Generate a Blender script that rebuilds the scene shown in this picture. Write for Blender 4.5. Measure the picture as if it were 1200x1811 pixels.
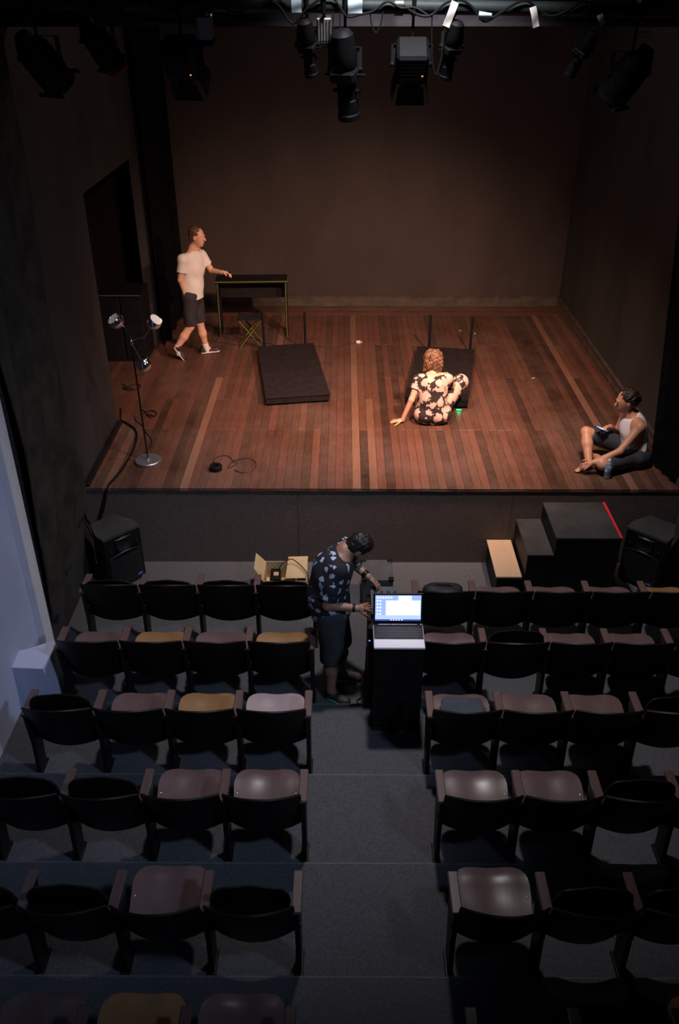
import bpy, bmesh, math, random
import numpy as np
from mathutils import Vector, Matrix, Euler

for o in list(bpy.data.objects):
    bpy.data.objects.remove(o, do_unlink=True)
SC = bpy.context.scene
COL = SC.collection
R = math.radians
PI = math.pi
random.seed(7)

# ------------------------------------------------------------------ camera
camd = bpy.data.cameras.new('camera')
camd.sensor_fit = 'VERTICAL'
camd.sensor_height = 36.0
camd.lens = 1505.0 / 1811.0 * 36.0
camd.clip_start = 0.05
cam = bpy.data.objects.new('camera', camd)
cam.location = (0, 0, 5.12)
cam.rotation_euler = (R(90 - 31.35), 0, 0.0057)
COL.objects.link(cam)
SC.camera = cam

# ------------------------------------------------------------------ world, exposure, large lights
w = bpy.data.worlds.new('world')
SC.world = w
w.use_nodes = True
w.node_tree.nodes['Background'].inputs[0].default_value = (0.5, 0.55, 0.7, 1)
w.node_tree.nodes['Background'].inputs[1].default_value = 0.004
SC.view_settings.view_transform = 'Standard'
SC.view_settings.look = 'None'
SC.view_settings.gamma = 1.0
SC.view_settings.exposure = 0.0
SC.view_settings.use_curve_mapping = False


def area_light(name, loc, aim, energy, color, size):
    d = bpy.data.lights.new(name, 'AREA')
    d.energy = energy
    d.color = color
    d.shape = 'DISK'
    d.size = size
    o = bpy.data.objects.new(name, d)
    o.location = loc
    o.rotation_euler = (Vector(aim) - Vector(loc)).to_track_quat('-Z', 'Y').to_euler()
    COL.objects.link(o)
    return o


# house work light hung at the front of the auditorium, cool white
hl = bpy.data.lights.new('house_light', 'SPOT')
hl.energy, hl.color, hl.spot_size, hl.spot_blend, hl.shadow_soft_size = 800, (1.0, 0.92, 0.94), R(83), 1.0, 0.16
hlo = bpy.data.objects.new('house_light', hl)
hlo.location = (0.5, 6.05, 6.6)
hlo.rotation_euler = (R(6), 0, 0)
COL.objects.link(hlo)
# unseen blue fill spot added high at the rear right for the left wall
rl = bpy.data.lights.new('rear_light', 'SPOT')
rl.energy, rl.color, rl.spot_size, rl.spot_blend, rl.shadow_soft_size = 540, (0.54, 0.70, 1.0), R(60), 1.0, 0.3
rlo = bpy.data.objects.new('rear_light', rl)
rlo.location = (3.1, 1.2, 5.9)
rlo.rotation_euler = (Vector((-2.2, 5.6, 1.1)) - Vector((3.1, 1.2, 5.9))).to_track_quat('-Z', 'Y').to_euler()
COL.objects.link(rlo)
# unseen fill light added above the stage to lift floor and walls
area_light('stage_fill_light', (0.5, 9.6, 6.6), (0.3, 9.9, 0.9), 20, (1.0, 0.84, 0.78), 1.2)

# ------------------------------------------------------------------ materials
MATS = {}


def new_mat(name):
    m = bpy.data.materials.new(name)
    m.use_nodes = True
    nt = m.node_tree
    b = nt.nodes['Principled BSDF']
    MATS[name] = m
    return m, nt, b


def mat(name, c, c2=None, scale=8.0, rough=0.6, metal=0.0, bump=0.0, bscale=None, stretch=(1, 1, 1),
        emit=None, estr=0.0, detail=4.0, spec=0.5, trans=0.0, ramp=(0.35, 0.65), coat=0.0):
    m, nt, b = new_mat(name)
    N, L = nt.nodes, nt.links
    b.inputs['Base Color'].default_value = (*c, 1)
    b.inputs['Roughness'].default_value = rough
    b.inputs['Metallic'].default_value = metal
    b.inputs['Specular IOR Level'].default_value = spec
    if trans:
        b.inputs['Transmission Weight'].default_value = trans
    if coat:
        b.inputs['Coat Weight'].default_value = coat
        b.inputs['Coat Roughness'].default_value = 0.25
    if emit:
        b.inputs['Emission Color'].default_value = (*emit, 1)
        b.inputs['Emission Strength'].default_value = estr
    if c2 is not None or bump:
        tc = N.new('ShaderNodeTexCoord')
        mp = N.new('ShaderNodeMapping')
        mp.inputs['Scale'].default_value = stretch
        L.new(tc.outputs['Object'], mp.inputs['Vector'])
    if c2 is not None:
        n = N.new('ShaderNodeTexNoise')
        n.inputs['Scale'].default_value = scale
        n.inputs['Detail'].default_value = detail
        n.inputs['Roughness'].default_value = 0.6
        L.new(mp.outputs[0], n.inputs['Vector'])
        r = N.new('ShaderNodeValToRGB')
        r.color_ramp.elements[0].position = ramp[0]
        r.color_ramp.elements[1].position = ramp[1]
        r.color_ramp.elements[0].color = (*c, 1)
        r.color_ramp.elements[1].color = (*c2, 1)
        L.new(n.outputs[0], r.inputs[0])
        L.new(r.outputs[0], b.inputs['Base Color'])
    if bump:
        n2 = N.new('ShaderNodeTexNoise')
        n2.inputs['Scale'].default_value = bscale or scale * 4
        n2.inputs['Detail'].default_value = 3
        L.new(mp.outputs[0], n2.inputs['Vector'])
        bp = N.new('ShaderNodeBump')
        bp.inputs['Strength'].default_value = bump
        bp.inputs['Distance'].default_value = 0.01
        L.new(n2.outputs[0], bp.inputs['Height'])
        L.new(bp.outputs[0], b.inputs['Normal'])
    return m


def wood(name, c, c2, along='Y', rough=0.45, grain=14, spec=0.4, dust=0.4):
    """plank timber: grain stretched along one axis, every object its own offset and tint"""
    m, nt, b = new_mat(name)
    N, L = nt.nodes, nt.links
    tc = N.new('ShaderNodeTexCoord')
    oi = N.new('ShaderNodeObjectInfo')
    off = N.new('ShaderNodeMath'); off.operation = 'MULTIPLY'; off.inputs[1].default_value = 37.0
    L.new(oi.outputs['Random'], off.inputs[0])
    cmb = N.new('ShaderNodeCombineXYZ')
    for i in range(3):
        L.new(off.outputs[0], cmb.inputs[i])
    add = N.new('ShaderNodeVectorMath'); add.operation = 'ADD'
    L.new(tc.outputs['Object'], add.inputs[0]); L.new(cmb.outputs[0], add.inputs[1])
    mp = N.new('ShaderNodeMapping')
    mp.inputs['Scale'].default_value = {'Y': (4, 0.35, 4), 'X': (0.35, 4, 4), 'Z': (4, 4, 0.35)}[along]
    L.new(add.outputs[0], mp.inputs['Vector'])
    n = N.new('ShaderNodeTexNoise'); n.inputs['Scale'].default_value = grain; n.inputs['Detail'].default_value = 6
    n.inputs['Roughness'].default_value = 0.65
    L.new(mp.outputs[0], n.inputs['Vector'])
    r = N.new('ShaderNodeValToRGB')
    r.color_ramp.elements[0].position = 0.32; r.color_ramp.elements[1].position = 0.7
    r.color_ramp.elements[0].color = (*c, 1); r.color_ramp.elements[1].color = (*c2, 1)
    L.new(n.outputs[0], r.inputs[0])
    # tint per board
    hsv = N.new('ShaderNodeHueSaturation')
    mr = N.new('ShaderNodeMapRange'); mr.inputs[3].default_value = 0.82; mr.inputs[4].default_value = 1.18
    L.new(oi.outputs['Random'], mr.inputs[0]); L.new(mr.outputs[0], hsv.inputs['Value'])
    L.new(r.outputs[0], hsv.inputs['Color'])
    # worn, dusty blotches
    n3 = N.new('ShaderNodeTexNoise'); n3.inputs['Scale'].default_value = 2.3; n3.inputs['Detail'].default_value = 5
    L.new(add.outputs[0], n3.inputs['Vector'])
    rr = N.new('ShaderNodeMapRange'); rr.inputs[1].default_value = 0.3; rr.inputs[2].default_value = 0.7
    rr.inputs[3].default_value = rough - 0.08; rr.inputs[4].default_value = rough + 0.18
    L.new(n3.outputs[0], rr.inputs[0]); L.new(rr.outputs[0], b.inputs['Roughness'])
    # pale dust and scuffs spread over the whole floor
    geo = N.new('ShaderNodeNewGeometry')
    n4 = N.new('ShaderNodeTexNoise'); n4.inputs['Scale'].default_value = 1.1; n4.inputs['Detail'].default_value = 9
    n4.inputs['Roughness'].default_value = 0.7
    L.new(geo.outputs['Position'], n4.inputs['Vector'])
    dr = N.new('ShaderNodeMapRange'); dr.inputs[1].default_value = 0.42; dr.inputs[2].default_value = 0.72
    dr.inputs[3].default_value = 0.0; dr.inputs[4].default_value = dust
    L.new(n4.outputs[0], dr.inputs[0])
    dm = N.new('ShaderNodeMix'); dm.data_type = 'RGBA'
    L.new(dr.outputs[0], dm.inputs[0]); L.new(hsv.outputs[0], dm.inputs[6]); dm.inputs[7].default_value = (0.20, 0.125, 0.105, 1)
    L.new(dm.outputs[2], b.inputs['Base Color'])
    b.inputs['Specular IOR Level'].default_value = spec
    bp = N.new('ShaderNodeBump'); bp.inputs['Strength'].default_value = 0.15; bp.inputs['Distance'].default_value = 0.004
    L.new(n.outputs[0], bp.inputs['Height']); L.new(bp.outputs[0], b.inputs['Normal'])
    return m


PLANK = [wood('plank_dark', (0.0363, 0.0177, 0.0122), (0.0660, 0.0306, 0.0202)),
         wood('plank_brown', (0.0726, 0.0326, 0.0209), (0.1254, 0.0558, 0.0346)),
         wood('plank_red', (0.0891, 0.0354, 0.0230), (0.1419, 0.0585, 0.0374)),
         wood('plank_tan', (0.1592, 0.0781, 0.0512), (0.2349, 0.1210, 0.0785)),
         wood('plank_umber', (0.0561, 0.0286, 0.0187), (0.0990, 0.0476, 0.0302))]
mat('carpet', (0.075, 0.078, 0.088), (0.125, 0.125, 0.135), 55, 0.95, bump=0.6, bscale=160, spec=0.1, detail=6, ramp=(0.3, 0.7))
mat('carpet_edge', (0.12, 0.122, 0.13), (0.17, 0.17, 0.18), 60, 0.95, spec=0.1)
mat('carpet_stage', (0.090, 0.070, 0.064), (0.14, 0.112, 0.10), 60, 0.95, bump=0.6, bscale=170, spec=0.1, detail=6, ramp=(0.3, 0.7))
mat('wall_black', (0.024, 0.022, 0.021), (0.042, 0.037, 0.034), 1.6, 0.75, bump=0.25, bscale=22, stretch=(1, 1, .35), detail=8)
mat('wall_back', (0.036, 0.025, 0.022), (0.056, 0.039, 0.034), 1.1, 0.7, bump=0.3, bscale=14, stretch=(1, 1, .5), detail=9)
mat('wall_scuffed', (0.05, 0.048, 0.048), (0.16, 0.155, 0.155), 3.0, 0.85, bump=0.3, bscale=20, ramp=(0.55, 0.75), detail=8)
mat('wall_blue', (0.47, 0.50, 0.68), (0.52, 0.55, 0.73), 2.0, 0.7, bump=0.08, bscale=60)
mat('jamb_paint', (0.74, 0.70, 0.74), (0.80, 0.76, 0.78), 4.0, 0.6)
mat('ceiling_dark', (0.02, 0.02, 0.022), None, rough=0.9)
mat('drape', (0.028, 0.024, 0.019), (0.05, 0.043, 0.034), 5, 0.95, bump=0.35, bscale=70, spec=0.1)
mat('curtain_black', (0.004, 0.004, 0.0045), (0.008, 0.008, 0.009), 6, 0.95, bump=0.2, bscale=80, spec=0.05)
mat('baseboard', (0.05, 0.038, 0.032), (0.10, 0.076, 0.062), 6, 0.5, detail=8)
mat('black_paint', (0.0045, 0.0048, 0.0055), (0.008, 0.008, 0.0085), 9, 0.55, bump=0.1, bscale=60, spec=0.3)
mat('step_black', (0.024, 0.024, 0.024), (0.045, 0.044, 0.042), 3.5, 0.62, bump=0.12, bscale=50, detail=8)
mat('black_plastic', (0.0045, 0.0045, 0.005), None, rough=0.45, spec=0.3, bump=0.12, bscale=250)
mat('grille', (0.006, 0.006, 0.007), (0.02, 0.02, 0.022), 240, 0.5, metal=0.3)
mat('platform_felt', (0.016, 0.012, 0.014), (0.023, 0.018, 0.02), 14, 0.9, bump=0.2, bscale=220, spec=0.1)
mat('plywood', (0.46, 0.31, 0.20), (0.58, 0.41, 0.27), 3, 0.55, stretch=(1, .2, 1), detail=8)
mat('red_tape', (0.75, 0.03, 0.03), None, rough=0.4)
mat('chrome', (0.82, 0.82, 0.86), None, rough=0.16, metal=1.0)
mat('chrome_satin', (0.42, 0.42, 0.47), None, rough=0.42, metal=0.85)
mat('lamp_white', (0.85, 0.83, 0.8), None, rough=0.4)
mat('pole_dark', (0.06, 0.055, 0.055), None, rough=0.3, metal=1.0)
mat('steel_dark', (0.045, 0.047, 0.05), None, rough=0.4, metal=0.8)
mat('pipe_green', (0.012, 0.022, 0.022), (0.02, 0.033, 0.033), 9, 0.6, spec=0.3)
mat('beam_grey', (0.085, 0.08, 0.095), (0.12, 0.115, 0.13), 5, 0.6)
mat('fixture_black', (0.0025, 0.003, 0.004), (0.004, 0.005, 0.006), 12, 0.6, spec=0.15)
mat('fixture_silver', (0.5, 0.48, 0.5), None, rough=0.35, metal=0.8)
mat('lens_warm', (0.45, 0.25, 0.14), None, rough=0.15, spec=0.8)
mat('gel_red', (0.55, 0.02, 0.03), None, rough=0.4)
mat('tape_white', (0.72, 0.70, 0.66), (0.85, 0.82, 0.76), 14, 0.6)
mat('tape_blue', (0.45, 0.60, 0.68), None, rough=0.6)
mat('cable_black', (0.005, 0.005, 0.006), None, rough=0.65, spec=0.2)
mat('cable_brown', (0.03, 0.02, 0.018), None, rough=0.6)
mat('yellow_edge', (0.19, 0.20, 0.03), None, rough=0.5)
mat('cardboard', (0.46, 0.35, 0.20), (0.54, 0.42, 0.25), 5, 0.85)
mat('case_grey', (0.055, 0.058, 0.065), (0.075, 0.078, 0.085), 9, 0.6)
mat('laptop_silver', (0.86, 0.83, 0.88), None, rough=0.4)
mat('laptop_dark', (0.012, 0.012, 0.014), None, rough=0.35)
mat('keys', (0.035, 0.035, 0.04), None, rough=0.5)
mat('led_green', (0.02, 0.4, 0.12), None, emit=(0.02, 1.0, 0.30), estr=2.5)
mat('led_red', (0.4, 0.1, 0.05), None, emit=(1.0, 0.25, 0.1), estr=2.0)
mat('led_blue', (0.05, 0.1, 0.5), None, emit=(0.1, 0.25, 1.0), estr=2.0)
mat('badge_blue', (0.10, 0.16, 0.65), None, rough=0.3)
mat('phone_glow', (0.1, 0.25, 0.5), None, emit=(0.25, 0.55, 1.0), estr=1.6)
mat('bottle_clear', (0.80, 0.82, 0.85), None, rough=0.08, trans=0.85, spec=0.6)
mat('bottle_label', (0.05, 0.24, 0.72), (0.75, 0.82, 0.9), 22, 0.4, ramp=(0.5, 0.56))
mat('paper', (0.75, 0.7, 0.65), None, rough=0.8)
mat('plug_orange', (0.6, 0.15, 0.06), None, rough=0.5)
# seats
mat('chair_back', (0.0045, 0.0028, 0.0028), (0.008, 0.0048, 0.0045), 5, 0.5, stretch=(.3, 1, 1), spec=0.25)
mat('chair_frame', (0.007, 0.0045, 0.0045), (0.013, 0.008, 0.0075), 7, 0.45, spec=0.3)
mat('arm_wood', (0.105, 0.062, 0.054), (0.165, 0.102, 0.092), 6, 0.30, stretch=(1, .2, 1), spec=0.6)
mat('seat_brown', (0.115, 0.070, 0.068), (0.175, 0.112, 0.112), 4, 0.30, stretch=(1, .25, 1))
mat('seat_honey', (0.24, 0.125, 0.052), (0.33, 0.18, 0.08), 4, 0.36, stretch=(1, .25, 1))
mat('seat_sheen', (0.34, 0.26, 0.27), (0.42, 0.33, 0.34), 4, 0.28, stretch=(1, .25, 1))  # sheen of the stage lights put into the seat colour
mat('seat_shaded', (0.007, 0.004, 0.004), (0.012, 0.0075, 0.007), 4, 0.45, spec=0.3)  # shade on folded-up seats, turned from the stage, put into the colour
mat('bolt', (0.75, 0.72, 0.7), None, rough=0.25, metal=0.9)
mat('bag_navy', (0.04, 0.05, 0.068), (0.055, 0.066, 0.085), 12, 0.8, bump=0.2, bscale=90)
mat('bag_black', (0.008, 0.008, 0.010), (0.016, 0.016, 0.018), 12, 0.6, bump=0.2, bscale=60)
# people
mat('skin_light', (0.66, 0.36, 0.25), (0.72, 0.41, 0.29), 9, 0.55)
mat('skin_tan', (0.43, 0.22, 0.14), (0.49, 0.26, 0.17), 9, 0.5)
mat('skin_brown', (0.30, 0.155, 0.105), (0.35, 0.19, 0.13), 9, 0.5)
mat('hair_brown', (0.07, 0.032, 0.018), (0.24, 0.12, 0.065), 26, 0.5, stretch=(1, 1, .35), bump=0.6, bscale=60)
mat('hair_dark', (0.007, 0.005, 0.0045), (0.016, 0.011, 0.009), 40, 0.5, bump=0.5, bscale=90)
mat('hair_chestnut', (0.08, 0.035, 0.02), (0.14, 0.065, 0.035), 40, 0.55, bump=0.5, bscale=90)
mat('shirt_white', (0.74, 0.70, 0.68), (0.80, 0.76, 0.74), 6, 0.8, bump=0.25, bscale=16)
mat('tank_white', (0.70, 0.68, 0.72), (0.78, 0.76, 0.79), 6, 0.8, bump=0.25, bscale=16)
mat('shorts_dark', (0.022, 0.020, 0.026), (0.034, 0.031, 0.038), 10, 0.85, bump=0.2, bscale=20)
mat('shorts_blue', (0.022, 0.026, 0.042), (0.036, 0.042, 0.062), 10, 0.85, bump=0.25, bscale=20)
mat('shorts_grey', (0.035, 0.037, 0.045), (0.05, 0.053, 0.062), 10, 0.85, bump=0.25, bscale=20)
mat('sock_white', (0.78, 0.74, 0.72), None, rough=0.85)
mat('shoe_dark', (0.03, 0.024, 0.026), None, rough=0.6)
mat('shoe_brown', (0.10, 0.065, 0.055), None, rough=0.7)
mat('sole_white', (0.70, 0.62, 0.60), None, rough=0.6)
mat('sole_teal', (0.14, 0.34, 0.34), None, rough=0.5)
mat('eye_dark', (0.02, 0.012, 0.01), None, rough=0.2)
mat('eye_white', (0.8, 0.78, 0.75), None, rough=0.3)
mat('lip', (0.36, 0.15, 0.12), None, rough=0.5)


def floral(name, dark, light, scale, r_out, r_in, dist, accent=None):
    m, nt, b = new_mat(name)
    N, L = nt.nodes, nt.links
    tc = N.new('ShaderNodeTexCoord')
    nz = N.new('ShaderNodeTexNoise'); nz.inputs['Scale'].default_value = scale * 2.2; nz.inputs['Detail'].default_value = 2
    L.new(tc.outputs['Object'], nz.inputs['Vector'])
    mx = N.new('ShaderNodeVectorMath'); mx.operation = 'MULTIPLY_ADD'
    mx.inputs[1].default_value = (dist,) * 3
    L.new(nz.outputs['Color'], mx.inputs[0]); L.new(tc.outputs['Object'], mx.inputs[2])
    vo = N.new('ShaderNodeTexVoronoi'); vo.inputs['Scale'].default_value = scale
    L.new(mx.outputs[0], vo.inputs['Vector'])
    ramp = N.new('ShaderNodeValToRGB')
    e = ramp.color_ramp.elements
    e[0].position = 0.0; e[0].color = (*(accent or dark), 1)
    e[1].position = r_in; e[1].color = (*light, 1)
    e2 = e.new(r_out); e2.color = (*light, 1)
    e3 = e.new(min(r_out + 0.03, 1.0)); e3.color = (*dark, 1)
    L.new(vo.outputs['Distance'], ramp.inputs[0])
    L.new(ramp.outputs[0], b.inputs['Base Color'])
    b.inputs['Roughness'].default_value = 0.85
    return m


floral('cloth_floral_pink', (0.028, 0.016, 0.02), (0.70, 0.47, 0.40), 12.5, 0.53, 0.09, 0.07, accent=(0.30, 0.17, 0.15))
floral('cloth_floral_blue', (0.012, 0.012, 0.020), (0.46, 0.56, 0.72), 13.5, 0.33, 0.10, 0.06, accent=(0.08, 0.10, 0.16))


# laptop screen: desktop with icons column, white window, taskbar (all flat print)
def screen_mat():
    m, nt, b = new_mat('screen')
    N, L = nt.nodes, nt.links
    tc = N.new('ShaderNodeTexCoord')
    sep = N.new('ShaderNodeSeparateXYZ'); L.new(tc.outputs['Generated'], sep.inputs[0])

    def rng(sock, lo, hi):
        a = N.new('ShaderNodeMath'); a.operation = 'GREATER_THAN'; a.inputs[1].default_value = lo; L.new(sock, a.inputs[0])
        c = N.new('ShaderNodeMath'); c.operation = 'LESS_THAN'; c.inputs[1].default_value = hi; L.new(sock, c.inputs[0])
        p = N.new('ShaderNodeMath'); p.operation = 'MULTIPLY'; L.new(a.outputs[0], p.inputs[0]); L.new(c.outputs[0], p.inputs[1])
        return p.outputs[0]

    def rect(x0, x1, y0, y1):
        p = N.new('ShaderNodeMath'); p.operation = 'MULTIPLY'
        L.new(rng(sep.outputs[0], x0, x1), p.inputs[0]); L.new(rng(sep.outputs[2], y0, y1), p.inputs[1])
        return p.outputs[0]

    def mix(base, fac, colr):
        x = N.new('ShaderNodeMix'); x.data_type = 'RGBA'
        if isinstance(base, tuple):
            x.inputs[6].default_value = base
        else:
            L.new(base, x.inputs[6])
        x.inputs[7].default_value = colr
        L.new(fac, x.inputs[0])
        return x.outputs[2]
    c = mix((0.30, 0.42, 0.95, 1), rect(0, 1, 0.0, 0.22), (0.42, 0.55, 1.0, 1))
    for j in range(6):
        for i in range(2 if j else 6):
            c = mix(c, rect(0.03 + i * 0.06, 0.07 + i * 0.06, 0.88 - j * 0.13, 0.95 - j * 0.13), (0.75, 0.82, 1, 1))
    c = mix(c, rect(0.50, 0.79, 0.80, 0.985), (0.90, 0.93, 1, 1))
    c = mix(c, rect(0.23, 0.985, 0.22, 0.80), (1, 1, 1, 1))
    c = mix(c, rect(0, 1, 0, 0.06), (0.05, 0.08, 0.45, 1))
    for i in range(5):
        c = mix(c, rect(0.33 + i * 0.06, 0.365 + i * 0.06, 0.012, 0.05), (0.8, 0.88, 1, 1))
    b.inputs['Base Color'].default_value = (0.02, 0.02, 0.02, 1)
    b.inputs['Roughness'].default_value = 0.3
    L.new(c, b.inputs['Emission Color'])
    b.inputs['Emission Strength'].default_value = 1.3
    return m


screen_mat()


# ------------------------------------------------------------------ mesh helpers
class MB:
    def __init__(s):
        s.v = []
        s.f = []

    def add(s, vs, fs):
        o = len(s.v)
        s.v += [tuple(p) for p in vs]
        s.f += [tuple(i + o for i in f) for f in fs]
        return s

    def box(s, c, d, rot=None, ch=0.0):
        x, y, z = [q / 2 for q in d]
        if ch <= 0:
            vs = [Vector((i * x, j * y, k * z)) for i in (-1, 1) for j in (-1, 1) for k in (-1, 1)]
            fs = [(0, 1, 3, 2), (4, 6, 7, 5), (0, 4, 5, 1), (2, 3, 7, 6), (0, 2, 6, 4), (1, 5, 7, 3)]
        else:
            bm = bmesh.new()
            bmesh.ops.create_cube(bm, size=1.0)
            bmesh.ops.scale(bm, vec=d, verts=bm.verts)
            bmesh.ops.bevel(bm, geom=bm.edges[:], offset=ch, segments=1, affect='EDGES', profile=0.5)
            bm.verts.index_update()
            vs = [v.co.copy() for v in bm.verts]
            fs = [tuple(v.index for v in f.verts) for f in bm.faces]
            bm.free()
        if rot is not None:
            vs = [rot @ v for v in vs]
        c = Vector(c)
        return s.add([v + c for v in vs], fs)

    def bar(s, a, b, wx, wy, up=(0, 0, 1)):
        """rectangular bar from a to b"""
        a, b, up = Vector(a), Vector(b), Vector(up)
        d = (b - a)
        w_ = d.normalized()
        u = w_.cross(up)
        if u.length < 1e-4:
            u = w_.cross(Vector((1, 0, 0)))
        u.normalize()
        v = u.cross(w_)
        vs = []
        for p in (a, b):
            for i, j in ((-1, -1), (1, -1), (1, 1), (-1, 1)):
                vs.append(p + u * (i * wx / 2) + v * (j * wy / 2))
        return s.add(vs, [(3, 2, 1, 0), (4, 5, 6, 7), (0, 1, 5, 4), (1, 2, 6, 5), (2, 3, 7, 6), (3, 0, 4, 7)])

    def tube(s, pts, r, n=8, cap=True):
        pts = [Vector(p) for p in pts]
        m = len(pts)
        rs = r if isinstance(r, (list, tuple)) else [r] * m
        ref = None
        vs = []
        for i in range(m):
            t = (pts[min(i + 1, m - 1)] - pts[max(i - 1, 0)])
            if t.length < 1e-9:
                t = Vector((0, 0, 1))
            t.normalize()
            if ref is None:
                ref = t.orthogonal().normalized()
            ref = (ref - t * ref.dot(t))
            if ref.length < 1e-6:
                ref = t.orthogonal()
            ref.normalize()
            b = t.cross(ref)
            for k in range(n):
                a = 2 * PI * k / n
                vs.append(pts[i] + ref * (math.cos(a) * rs[i]) + b * (math.sin(a) * rs[i]))
        fs = []
        for i in range(m - 1):
            for k in range(n):
                k2 = (k + 1) % n
                fs.append((i * n + k, i * n + k2, (i + 1) * n + k2, (i + 1) * n + k))
        if cap:
            fs.append(tuple(range(n - 1, -1, -1)))
            fs.append(tuple((m - 1) * n + k for k in range(n)))
        return s.add(vs, fs)

    def lathe(s, prof, n=16, M=None):
        """profile [(r, z)] turned about z"""
        vs, fs = [], []
        m = len(prof)
        for r, z in prof:
            for k in range(n):
                a = 2 * PI * k / n
                vs.append(Vector((r * math.cos(a), r * math.sin(a), z)))
        for i in range(m - 1):
            for k in range(n):
                k2 = (k + 1) % n
                fs.append((i * n + k, i * n + k2, (i + 1) * n + k2, (i + 1) * n + k))
        if prof[0][0] > 1e-6:
            fs.append(tuple(range(n - 1, -1, -1)))
        if prof[-1][0] > 1e-6:
            fs.append(tuple((m - 1) * n + k for k in range(n)))
        if M is not None:
            vs = [M @ v for v in vs]
        return s.add(vs, fs)

    def prism(s, poly, axis, lo, hi):
        """polygon in the two other axes, extruded along axis"""
        n = len(poly)

        def P(a, b, t):
            return {'X': (t, a, b), 'Y': (a, t, b), 'Z': (a, b, t)}[axis]
        vs = [P(a, b, lo) for a, b in poly] + [P(a, b, hi) for a, b in poly]
        fs = [tuple(range(n)), tuple(range(2 * n - 1, n - 1, -1))]
        for i in range(n):
            j = (i + 1) % n
            fs.append((i, i + n, j + n, j))
        return s.add(vs, fs)

    def sheet(s, fn, nu, nv, th):
        """thick sheet over u,v in 0..1"""
        g = [[Vector(fn(i / nu, j / nv)) for j in range(nv + 1)] for i in range(nu + 1)]
        top, bot = [], []
        for i in range(nu + 1):
            for j in range(nv + 1):
                du = g[min(i + 1, nu)][j] - g[max(i - 1, 0)][j]
                dv = g[i][min(j + 1, nv)] - g[i][max(j - 1, 0)]
                nrm = du.cross(dv)
                nrm = nrm.normalized() if nrm.length > 1e-12 else Vector((0, 0, 1))
                top.append(g[i][j] + nrm * th / 2)
                bot.append(g[i][j] - nrm * th / 2)
        N = len(top)
        ix = lambda i, j: i * (nv + 1) + j
        fs = []
        for i in range(nu):
            for j in range(nv):
                a, b, c, d = ix(i, j), ix(i + 1, j), ix(i + 1, j + 1), ix(i, j + 1)
                fs.append((a, b, c, d))
                fs.append((N + d, N + c, N + b, N + a))
        rim = [ix(i, 0) for i in range(nu + 1)] + [ix(nu, j) for j in range(1, nv + 1)] + \
              [ix(i, nv) for i in range(nu - 1, -1, -1)] + [ix(0, j) for j in range(nv - 1, 0, -1)]
        for k in range(len(rim)):
            a, b = rim[k], rim[(k + 1) % len(rim)]
            fs.append((b, a, N + a, N + b))
        return s.add(top + bot, fs)

    def mesh(s, name, material, smooth=False):
        me = bpy.data.meshes.new(name)
        me.from_pydata([tuple(p) for p in s.v], [], s.f)
        bm = bmesh.new(); bm.from_mesh(me)
        bmesh.ops.recalc_face_normals(bm, faces=bm.faces)
        bm.to_mesh(me); bm.free()
        me.materials.append(MATS[material])
        if smooth:
            me.polygons.foreach_set('use_smooth', [True] * len(me.polygons))
            try:
                me.set_sharp_from_angle(angle=R(40))
            except Exception:
                pass
        return me

    def build(s, name, material, parent=None, smooth=False, loc=None, label=None):
        o = bpy.data.objects.new(name, s.mesh(name, material, smooth))
        COL.objects.link(o)
        if parent is not None:
            o.parent = parent
        if loc is not None:
            o.location = loc
        if label:
            o['label'] = label
        return o


def tag(o, label=None, cat=None, group=None, kind=None):
    if label: o['label'] = label
    if cat: o['category'] = cat
    if group: o['group'] = group
    if kind: o['kind'] = kind
    return o


def thing(name, label, cat, loc=(0, 0, 0), rz=0.0, group=None):
    o = bpy.data.objects.new(name, None)
    o.empty_display_size = 0.1
    COL.objects.link(o)
    o.location = loc
    o.rotation_euler = (0, 0, rz)
    return tag(o, label, cat, group)


def struct(name, mb, material, label=None, smooth=False):
    return tag(mb.build(name, material, smooth=smooth), label, None, None, 'structure')


def cable_path(pts, seg=6):
    """Catmull-Rom through the points"""
    P = [Vector(p) for p in pts]
    P = [P[0] * 2 - P[1]] + P + [P[-1] * 2 - P[-2]]
    out = []
    for i in range(1, len(P) - 2):
        for k in range(seg):
            t = k / seg
            a, b, c, d = P[i - 1:i + 3]
            out.append(0.5 * ((2 * b) + (c - a) * t + (2 * a - 5 * b + 4 * c - d) * t * t + (3 * b - a - 3 * c + d) * t ** 3))
    out.append(P[-2])
    return out


# ================================================================== THE SETTING
FY, BY, ZS = 7.39, 13.22, 0.90          # stage front, stage back wall, stage height
XL, XR = -2.60, 3.38
TREAD = {1: 0.0, 2: 0.0, 3: 0.05, 4: 0.10, 5: 0.15, 6: 0.20, 7: 0.25}
NOSE = {r: 5.245 - 0.8 * (r - 3) for r in range(1, 9)}

# raked carpet floor (one profile of flat front area and low steps)
prof = [(FY + .02, 0.0), (NOSE[3], 0.0)]
for r in (3, 4, 5, 6, 7):
    prof += [(NOSE[r], TREAD[r]), (NOSE[r + 1], TREAD[r])]
prof += [(-2.6, TREAD[7]), (-2.6, -0.2), (FY + .02, -0.2)]
struct('floor', MB().prism(prof, 'X', -2.75, XR + .1), 'carpet', 'grey carpeted auditorium floor rising in low steps')
for k, r in enumerate((3, 4, 5, 6)):
    struct('trim_%d' % (4 + k), MB().box((0.33, NOSE[r] - .006, TREAD[r] - .004), (6.06, 0.016, 0.012), ch=.003), 'carpet_edge', 'lighter carpet edge of the step in front of the %s row' % ('third', 'fourth', 'fifth', 'nearest')[k])
struct('ceiling', MB().box((0.2, 5.3, 6.75), (9.2, 16.2, 0.1)), 'ceiling_dark')
struct('wall_rear', MB().box((0.35, -2.65, 3.3), (7, 0.1, 7.0)), 'wall_blue')
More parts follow.
